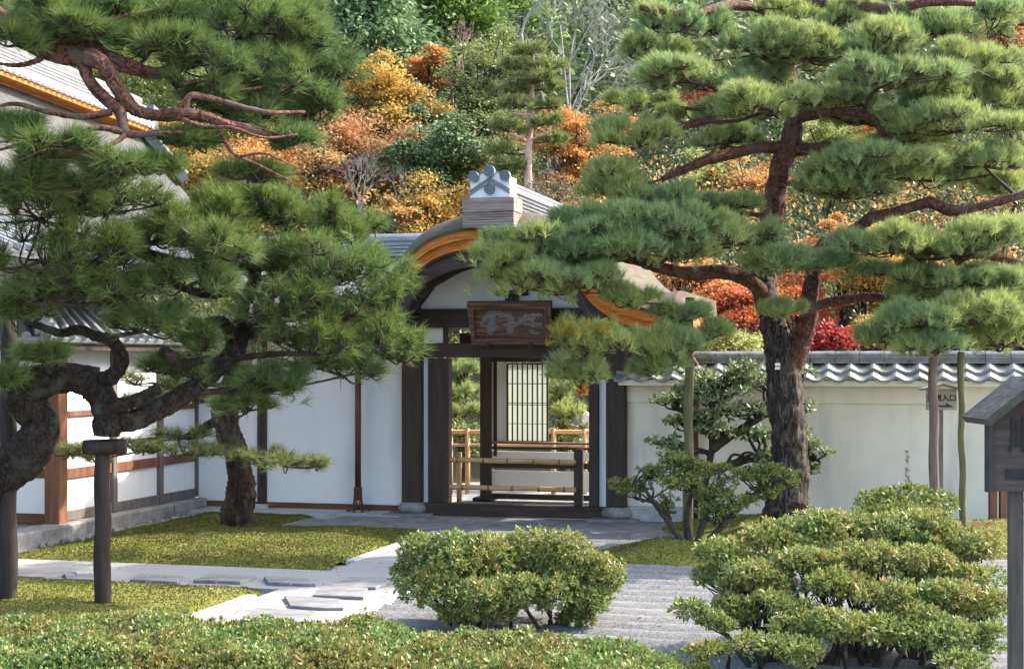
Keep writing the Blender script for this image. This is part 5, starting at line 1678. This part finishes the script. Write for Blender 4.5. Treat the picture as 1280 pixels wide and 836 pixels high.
# ------------------------------------------------------------------ the wooded hillside
def broad(name, label, cat, px, py, hw, hh, Y, mat, bark='bark_dark', nc=26, nl=4200, ll=.13, lw=.075, layer=.45, csize=.30, trunk=.08, depth=.9, group=None, bare=0):
    c = P(px, py, Y)
    if Y > 27:
        hw, hh, nl, nc = hw * 1.22, hh * 1.22, int(nl * 1.5), int(nc * 1.5)
    a, h = hw / F * Y, hh / F * Y
    zb_ = hill_z(c.x, Y) if Y > 26.6 else 0
    base = Vector((c.x + random.uniform(-.2, .2) * a, Y, zb_ - .1))
    t = thing(name, label, cat, base, group=group)
    d = unit(rng.normal(size=(nc, 3)))
    r = np.minimum(rng.random(nc) ** .5 * rng.uniform(.6, 1.45, nc), 1.3)
    cc = np.stack([c.x + a * d[:, 0] * r, c.y + a * depth * d[:, 1] * r, c.z + h * d[:, 2] * r], 1)
    n = nl // nc
    rad = csize * a * 1.05 * rng.uniform(.45, 1.15, nc)
    if Y > 27:
        n, ll, lw = int(n * 2.4), ll * .64, lw * .62
    C = np.repeat(cc, n, 0)
    g = rng.normal(size=(nc * n, 3)) * .62
    ra_ = np.repeat(rad, n)[:, None]
    C = C + g * ra_ * np.array([1.1, 1.1, layer * .85])
    C[:, 2] -= (g[:, 0] ** 2 + g[:, 1] ** 2) * ra_[:, 0] * .22
    D = rng.normal(size=(nc * n, 3)) * np.array([1, 1, .5]) + np.array([0, -.2, .0])
    up = np.tile(np.array([[0.15, -.35, 1.0]]), (nc * n, 1)) + rng.normal(0, .55, (nc * n, 3))
    s = np.cross(unit(D), up)
    v, f = leaf_mesh(C, D, ll * rng.uniform(.6, 1.25, nc * n), lw * rng.uniform(.7, 1.2, nc * n), up)
    br = MB()
    top = Vector((c.x, c.y, c.z + h * .1))
    tk = curve([base, base.lerp(top, .4) + Vector((random.gauss(0, .12), 0, 0)), top], 5)
    br.tube(tk, lerp_list([trunk, trunk * .4], len(tk)), 7, .15)
    for k2 in range(nc):
        e = Vector(cc[k2])
        q0 = tk[random.randrange(len(tk) // 3, len(tk))]
        m = q0.lerp(e, .5) + Vector((random.gauss(0, .1), random.gauss(0, .1), random.gauss(.05, .1))) * a * .5
        br.tube(curve([q0, m, e], 3), lerp_list([trunk * .35, trunk * .12], 7), 5, cap=False)
        for s2 in range(3):
            e2 = e + Vector(rng.normal(size=3)) * float(rad[k2]) * .6
            br.tube([e, e2], [trunk * .12, trunk * .06], 4, cap=False)
    br.build('trunk', bark, t)
    leaf_obj('crown', v, f, mat, t)
    return t


def conifer(name, label, px, py_top, py_bot, hw, Y, mat, nl=9000, ll=.22, lw=.09, droop=-.3, shape=.75, group=None):
    top, bot = P(px, py_top, Y), P(px, py_bot, Y)
    zb_ = hill_z(top.x, Y)
    base = Vector((top.x, Y, zb_ - .1))
    t = thing(name, label, 'conifer', base, group=group)
    H = top.z - bot.z
    a = hw / F * Y
    nc = 150
    s = rng.random(nc)
    th = rng.uniform(0, 6.283, nc)
    rr = a * (s ** shape) * rng.uniform(.55, 1.05, nc)
    cc = np.stack([top.x + rr * np.cos(th), Y + rr * np.sin(th), top.z - s * H], 1)
    n = nl // nc
    C = np.repeat(cc, n, 0) + rng.normal(size=(nc * n, 3)) * np.array([.2, .2, .13]) * (a / 1.6)
    out = np.stack([np.cos(th), np.sin(th), np.zeros(nc)], 1)
    D = np.repeat(out, n, 0) + rng.normal(size=(nc * n, 3)) * .55 + np.array([0, 0, droop])
    v, f = leaf_mesh(C, D, ll * rng.uniform(.6, 1.2, nc * n), lw * rng.uniform(.7, 1.2, nc * n))
    br = MB()
    br.tube([base, base.lerp(top, .5), top], [.16, .11, .02], 8)
    for k2 in range(0, nc, 2):
        e = Vector(cc[k2])
        q0 = Vector((top.x, Y, min(top.z, e.z + .1)))
        br.tube([q0, e], [.025, .008], 4, cap=False)
    br.build('trunk', 'bark_dark', t)
    leaf_obj('crown', v, f, mat, t)
    return t


def bare_tree(name, label, px, py, px_top, py_top, Y, r, mat, spreadf=.55, depthn=5, leafm=None, seed=1, cat='bare tree', fan=1):
    rnd = random.Random(seed)
    b, tp = P(px, py, Y), P(px_top, py_top, Y)
    zb_ = hill_z(b.x, Y)
    base = Vector((b.x, Y, zb_ - .05))
    t = thing(name, label, cat, base)
    br = MB()
    tips = []

    def grow(p, d, l, r_, k2):
        mid = p + d * l * .5 + Vector((rnd.gauss(0, .05), rnd.gauss(0, .05), rnd.gauss(0, .03))) * l
        e = p + d * l + Vector((rnd.gauss(0, .06), rnd.gauss(0, .06), 0)) * l
        br.tube(curve([p, mid, e], 3), lerp_list([r_, r_ * .68], 7), 6 if r_ > .02 else 4, .1, cap=False)
        if k2 == 0:
            tips.append(e)
            return
        for q in range(rnd.choice((2, 2, 3))):
            ax = d.orthogonal().normalized()
            ax.rotate(Quaternion(d, rnd.uniform(0, 6.283)))
            nd = (d + ax * rnd.uniform(.25, .75) * spreadf * 1.6 + Vector((0, 0, .12))).normalized()
            grow(e, nd, l * rnd.uniform(.62, .85), r_ * rnd.uniform(.5, .7), k2 - 1)

    for q in range(fan):
        d = (tp - b)
        L_ = d.length
        d.normalize()
        if fan > 1:
            d = (d + Vector((rnd.uniform(-.5, .5), rnd.uniform(-.3, .3), 0))).normalized()
        start = base if fan > 1 else base
        br.tube([base, b], [r * 1.2, r], 7, cap=False) if q == 0 and (b - base).length > .05 else None
        grow(b, d, L_ * .36, r * (1 if fan == 1 else rnd.uniform(.5, .9)), depthn)
    br.build('branches', mat, t)
    if leafm:
        tt = np.array([tuple(p) for p in tips])
        C = np.repeat(tt, 5, 0) + rng.normal(0, .15, (len(tt) * 5, 3))
        v, f = leaf_mesh(C, rng.normal(size=C.shape), .10, .06)
        leaf_obj('crown', v, f, leafm, t)
    return t


conifer('cypress_tree', 'big blue-green cypress filling the top of the hillside left of centre', 462, -45, 140, 95, 45, 'leaf_blue_green', 15000, .26, .10, -.35)
conifer('cedar_tree', 'dark green cedar right of the big cypress at the top edge', 572, -70, 75, 75, 49, 'leaf_cedar', 11000, .28, .10, .15)
conifer('cedar_tree', 'shaded cedar high behind the red-trunked hillside pine', 640, -60, 60, 60, 52, 'leaf_cedar', 8000, .28, .10, .1)
broad('maple_tree', 'yellow-orange maple below the big cypress', 'maple tree', 480, 122, 52, 38, 41, 'maple_yellow', nc=24, nl=4200, ll=.16, lw=.10)
broad('maple_tree', 'small orange maple beside the cypress foot', 'maple tree', 535, 85, 24, 22, 43, 'maple_orange', nc=12, nl=1300, ll=.16, lw=.1)
broad('maple_tree', 'dusty pink-red maple left of the dark round evergreen', 'maple tree', 440, 185, 62, 42, 38, 'maple_rust', nc=26, nl=4800, ll=.15, lw=.09)
broad('evergreen_tree', 'dark round glossy evergreen directly above the orange bush', 'tree', 548, 198, 58, 42, 37, 'leaf_camellia', nc=30, nl=5200, ll=.17, lw=.10)
broad('maple_shrub', 'low bright orange bush just left of the gate ridge ornament', 'shrub', 540, 258, 52, 28, 34, 'maple_yellow', nc=20, nl=3600, ll=.12, lw=.075)
broad('maple_shrub', 'small orange-red bush among pale twigs above the left pine', 'shrub', 490, 262, 22, 16, 33, 'maple_orange', nc=10, nl=1000, ll=.12, lw=.075)
broad('broadleaf_tree', 'tall olive-green tree left of the red-trunked hillside pine', 'tree', 600, 125, 55, 75, 43, 'leaf_olive', nc=40, nl=6500, ll=.15, lw=.08, csize=.26)
broad('broadleaf_tree', 'olive shrubby tree under the tall olive-green tree', 'tree', 610, 205, 40, 40, 40, 'leaf_olive', nc=22, nl=3500, ll=.15, lw=.08)
broad('maple_tree', 'layered orange maple just right of the red-trunked hillside pine', 'maple tree', 725, 178, 46, 52, 37, 'maple_orange', nc=30, nl=6200, ll=.12, lw=.075, layer=.22, csize=.34)
broad('twiggy_shrub', 'grey-brown twiggy shrub right behind the gate ridge', 'shrub', 692, 248, 44, 26, 34, 'leaf_gray_brown', nc=20, nl=3000, ll=.09, lw=.05)
broad('maple_tree', 'golden maple glimpsed between the two left pine canopies', 'maple tree', 235, 190, 70, 40, 37, 'maple_yellow', nc=26, nl=4200, ll=.14, lw=.085)
broad('maple_tree', 'orange maple glimpsed low between the left pine canopies', 'maple tree', 335, 205, 60, 36, 36, 'maple_orange', nc=22, nl=3400, ll=.14, lw=.085)
broad('bamboo_grove', 'pale yellow-green bamboo behind the great hall ridge', 'bamboo', 130, 95, 90, 40, 46, 'leaf_bamboo', nc=36, nl=6500, ll=.22, lw=.05)
broad('evergreen_tree', 'mid green tree behind the upper left pine limb', 'tree', 260, 105, 70, 45, 45, 'leaf_light', nc=28, nl=4800, ll=.18, lw=.09)
broad('evergreen_tree', 'dark evergreen between the upper left pine and the cypress', 'tree', 370, 60, 60, 70, 47, 'leaf_camellia', nc=30, nl=5200, ll=.19, lw=.10)
broad('evergreen_tree', 'dark evergreen low behind the dusty pink-red maple', 'tree', 480, 160, 50, 30, 43, 'leaf_camellia', nc=20, nl=3000, ll=.17, lw=.1)
bare_tree('bare_tree', 'leafless pale tree with many forking limbs right of the hillside pine', 690, 225, 735, 40, 41, .062, 'bark_pale', .62, 6, None, 3, fan=4)
bare_tree('bare_tree', 'leafless pale tree beside the right pine with two thin upright stems', 712, 150, 718, -40, 43, .075, 'bark_pale', .45, 5, None, 9, fan=2)
bare_tree('bare_tree', 'slender bare tree rising behind the red-trunked hillside pine', 655, 100, 668, -60, 46, .08, 'bark_pale', .6, 6, None, 5)
bare_tree('bare_tree', 'dark leafless reddish tree in the gap right of the cedar', 565, 110, 590, 40, 44, .05, 'bark_pinkish', .7, 5, None, 12, fan=2)
bare_tree('bare_shrub', 'pale leafless twiggy shrub left of the low orange bush', 450, 265, 452, 200, 33, .016, 'bark_pale', .7, 5, None, 21, cat='bare shrub', fan=7)
bare_tree('bare_shrub', 'second pale leafless shrub beside the orange-red bush', 495, 255, 500, 215, 33.5, .014, 'bark_pale', .7, 5, None, 22, cat='bare shrub', fan=5)

# thin red pine on the hillside
HY = 35
hl = [([Vector((P(660, 250, HY).x, HY, hill_z(P(660, 250, HY).x, HY) - .1)), P(660, 225, HY), P(661, 180, HY), P(664, 130, HY), P(665, 90, HY), P(667, 55, HY)], [.095, .09, .08, .07, .05, .025]),
      ([P(661, 178, HY), P(650, 172, HY - .2), P(636, 166, HY - .4)], [.04, .035, .02]), ([P(664, 143, HY), P(652, 143, HY - .2), P(637, 141, HY - .3)], [.04, .03, .02]), ([P(661, 176, HY), P(675, 170, HY - .1), P(690, 165, HY - .2)], [.03, .025, .015])]
hp = [(665, 62, 26, 8, HY), (645, 80, 22, 8, HY - .2), (690, 78, 22, 8, HY), (665, 96, 30, 8, HY - .3), (640, 110, 22, 7, HY), (692, 108, 20, 7, HY), (650, 128, 26, 8, HY - .3), (690, 130, 18, 7, HY), (635, 158, 22, 8, HY - .3), (680, 150, 22, 7, HY - .2), (630, 185, 22, 8, HY), (690, 172, 18, 6, HY), (640, 205, 22, 7, HY - .2), (625, 215, 18, 6, HY)]
pine('hillside_pine', 'slender pine with a bare pinkish trunk standing on the hillside above the gate ridge', tuple(hl[0][0][0]), hl, hp, 'bark_pinkish', 'needles_mid', 'twig', ln=.2, per=12, wd=.022, spread=.6, dens=.22, up=.8, ntw=2)

# autumn trees behind the garden wall and the right pine
broad('maple_tree', 'bright orange-yellow maple behind the fork of the right pine', 'maple tree', 1095, 335, 58, 52, 29, 'maple_yellow', nc=30, nl=5200, ll=.11, lw=.07, layer=.3)
broad('maple_tree', 'orange maple seen between the right pine trunk and its upper limb', 'maple tree', 1062, 300, 36, 26, 30, 'maple_orange', nc=16, nl=2200, ll=.11, lw=.07, layer=.3)
broad('maple_tree', 'red maple behind the right end of the gate roof', 'maple tree', 915, 375, 58, 32, 28, 'maple_red', nc=24, nl=4200, ll=.10, lw=.065, layer=.3)
broad('maple_tree', 'orange-red maple above the right gate eave', 'maple tree', 850, 345, 48, 28, 29, 'maple_orange', nc=18, nl=2800, ll=.10, lw=.065, layer=.3)
broad('maple_shrub', 'crimson maple bush just above the garden wall tiles', 'shrub', 1045, 422, 40, 22, 26.5, 'maple_crimson', nc=18, nl=2600, ll=.09, lw=.06, layer=.35)
broad('maple_tree', 'orange-red maple around the pine fork just above the wall', 'maple tree', 1000, 370, 46, 34, 28.5, 'maple_red', nc=20, nl=3000, ll=.10, lw=.065, layer=.35)
broad('maple_shrub', 'amber shrub right of the crimson bush behind the wall', 'shrub', 1105, 410, 34, 26, 27.5, 'maple_yellow', nc=16, nl=2200, ll=.10, lw=.065)
broad('evergreen_shrub', 'rounded light green clipped shrub just beyond the garden wall beside the gate', 'shrub', 915, 428, 52, 22, 22.6, 'leaf_light', nc=26, nl=5200, ll=.06, lw=.035, layer=.5)
broad('evergreen_tree', 'dark green tree behind the wall at the right', 'tree', 1190, 400, 75, 45, 30, 'leaf_camellia', nc=30, nl=5200, ll=.13, lw=.075)
broad('evergreen_tree', 'dark green tree behind the wall at the far right edge', 'tree', 1285, 395, 60, 50, 30.5, 'leaf_camellia', nc=24, nl=4200, ll=.13, lw=.075)
broad('maple_tree', 'rust-coloured tree at the top right corner behind the pine tiers', 'maple tree', 1265, 60, 42, 60, 38, 'maple_rust', nc=26, nl=4600, ll=.14, lw=.085)
broad('maple_shrub', 'pale orange bush seen under the left limb of the right pine', 'shrub', 935, 225, 42, 24, 36, 'maple_orange', nc=18, nl=2600, ll=.12, lw=.075)
broad('maple_shrub', 'small scarlet bush right of the upper pine trunk', 'shrub', 1095, 165, 22, 14, 37, 'maple_red', nc=10, nl=1000, ll=.12, lw=.075)
broad('maple_tree', 'deep red maple in a dark gap between upper pine tiers', 'maple tree', 885, 128, 34, 16, 41, 'maple_crimson', nc=14, nl=1500, ll=.13, lw=.08)
broad('evergreen_shrub', 'pale green rounded shrub right of the upper pine trunk', 'shrub', 1040, 165, 40, 16, 37.5, 'leaf_light', nc=18, nl=2400, ll=.12, lw=.07)
broad('evergreen_shrub', 'pale green bush left of the upper pine trunk', 'shrub', 890, 215, 34, 22, 36.5, 'leaf_light', nc=16, nl=2200, ll=.12, lw=.07)
broad('maple_tree', 'orange maple left of the right pine upper tiers', 'maple tree', 775, 165, 34, 26, 39, 'maple_orange', nc=14, nl=1900, ll=.13, lw=.08, layer=.3)
broad('maple_shrub', 'orange bush half hidden above the right gate roof slope', 'shrub', 810, 250, 30, 16, 35, 'maple_rust', nc=12, nl=1500, ll=.12, lw=.075)

# garden seen through the gate
gp = [(578, 462, 26, 9, 26.5), (572, 490, 26, 9, 26.2), (585, 512, 24, 8, 26), (560, 478, 22, 8, 26.6), (590, 448, 22, 8, 26.8)]
pine('garden_pine', 'bright green garden pine seen through the left gap of the gate', (P(580, 590, 26.5).x, 26.5, 0), [([P(580, 600, 26.5), P(578, 550, 26.5), P(572, 500, 26.5), P(582, 455, 26.5)], [.12, .10, .08, .05])], gp, 'bark_dark', 'needles_light', 'twig', ln=.16, per=14, wd=.014, spread=.5, dens=.45, ntw=3)
gp = [(702, 482, 18, 10, 25.2), (708, 512, 20, 10, 25), (696, 500, 16, 8, 25.4)]
pine('garden_pine', 'rounded garden pine seen through the right gap of the gate', (P(705, 590, 25.3).x, 25.3, 0), [([P(705, 608, 25.3), P(704, 550, 25.3), P(700, 500, 25.3), P(703, 475, 25.3)], [.10, .08, .07, .04])], gp, 'bark_dark', 'needles_light', 'twig', ln=.14, per=14, wd=.013, spread=.5, dens=.45, ntw=3)
broad('azalea_shrub', 'yellowish clipped shrub under the garden pine through the gate', 'shrub', 578, 540, 30, 22, 25.6, 'azalea_yellow', nc=16, nl=2600, ll=.06, lw=.03, trunk=.03)
broad('azalea_shrub', 'green clipped shrub behind the bamboo fence in the right gate gap', 'shrub', 712, 545, 34, 18, 24.8, 'azalea_green', nc=16, nl=2600, ll=.06, lw=.03, trunk=.03)
broad('maple_shrub', 'small orange maple in the right gap of the gate', 'shrub', 733, 482, 18, 12, 25.8, 'maple_orange', nc=12, nl=1200, ll=.08, lw=.05, trunk=.03)
rk = MB()
q = P(724, 533, 25.6)
rk.lathe((q.x, q.y, q.z - .35), [(.22, 0), (.26, .2), (.24, .42), (.20, .55), (.12, .62)], 9, 1.0, .8)
o = rk.build('standing_stone', 'stone')
tag(o, 'grey standing stone beyond the fence in the right gap of the gate', 'stone')
bf = thing('bamboo_fence', 'low bamboo fence of round rails seen through the gate', 'fence', W(0, 4.6, 0))
FY = 24.2
for px in (563, 584.5, 692, 731):
    a = P(px, 538, FY)
    MB().tube([(a.x, FY, -.05), (a.x, FY, a.z + .03)], .04, 9).build('post', 'bamboo', bf, True)
for py in (539.5, 556):
    a, b = P(545, py, FY), P(760, py, FY)
    MB().tube([a.lerp(b, i / 8) for i in range(9)], .035 if py < 550 else .025, 9).build('rail', 'bamboo', bf, True)
q = P(574, 565, 22.3)
o = MB().tube([(0, 0, -.05), (0, 0, q.z)], .04, 9).build('fence_post', 'bamboo', None, True)
o.location = (q.x, 22.3, 0)
tag(o, 'short brown stake on the sunlit gravel beyond the bamboo barrier', 'post')

# the far wood: one mass behind everything that can be told apart
n = 1150
X = rng.uniform(-27, 30, n)
Yy = rng.uniform(44, 74, n) ** 1.0
cz = np.array([hill_z(a, b) for a, b in zip(X, Yy)]) + rng.uniform(.3, 3.6, n)
rad = rng.uniform(.7, 1.5, n)
per = 75
C = np.repeat(np.stack([X, Yy, cz], 1), per, 0) + rng.normal(size=(n * per, 3)) * (np.repeat(rad, per)[:, None] * np.array([.6, .6, .5]))
D = rng.normal(size=C.shape) * np.array([1, 1, .5])
v, f = leaf_mesh(C, D, rng.uniform(.2, .42, n * per), rng.uniform(.12, .22, n * per), rng.normal(0, .6, C.shape) + np.array([.15, -.4, 1]))
wd_ = link_mesh('woodland', np_mesh(v, f), 'wood_mass')
wd_['kind'] = 'stuff'
n = 950
X = rng.uniform(-17, 18, n)
Yy = rng.uniform(28, 46, n)
cz = np.array([hill_z(a, b) for a, b in zip(X, Yy)]) + rng.uniform(.2, 2.4, n)
per = 130
rad = np.repeat(rng.uniform(.45, .95, n), per)[:, None]
C = np.repeat(np.stack([X, Yy, cz], 1), per, 0) + rng.normal(size=(n * per, 3)) * np.array([.6, .6, .42]) * rad
v, f = leaf_mesh(C, rng.normal(size=C.shape), rng.uniform(.07, .15, n * per), rng.uniform(.04, .08, n * per), rng.normal(0, .6, C.shape) + np.array([.15, -.4, 1]))
un = link_mesh('undergrowth', np_mesh(v, f), 'undergrowth')
un['kind'] = 'stuff'
n = 190
X = rng.uniform(-12, 14, n)
Yy = rng.uniform(30, 39, n)
cz = np.array([hill_z(a, b) for a, b in zip(X, Yy)]) + rng.uniform(.5, 3.0, n)
per = 150
rad = np.repeat(rng.uniform(.5, 1.0, n), per)[:, None]
C = np.repeat(np.stack([X, Yy, cz], 1), per, 0) + rng.normal(size=(n * per, 3)) * np.array([.65, .65, .3]) * rad
v, f = leaf_mesh(C, rng.normal(size=C.shape), rng.uniform(.08, .16, n * per), rng.uniform(.05, .09, n * per), rng.normal(0, .6, C.shape) + np.array([.15, -.4, 1]))
un = link_mesh('autumn_foliage', np_mesh(v, f), 'autumn_mix')
un['kind'] = 'stuff'
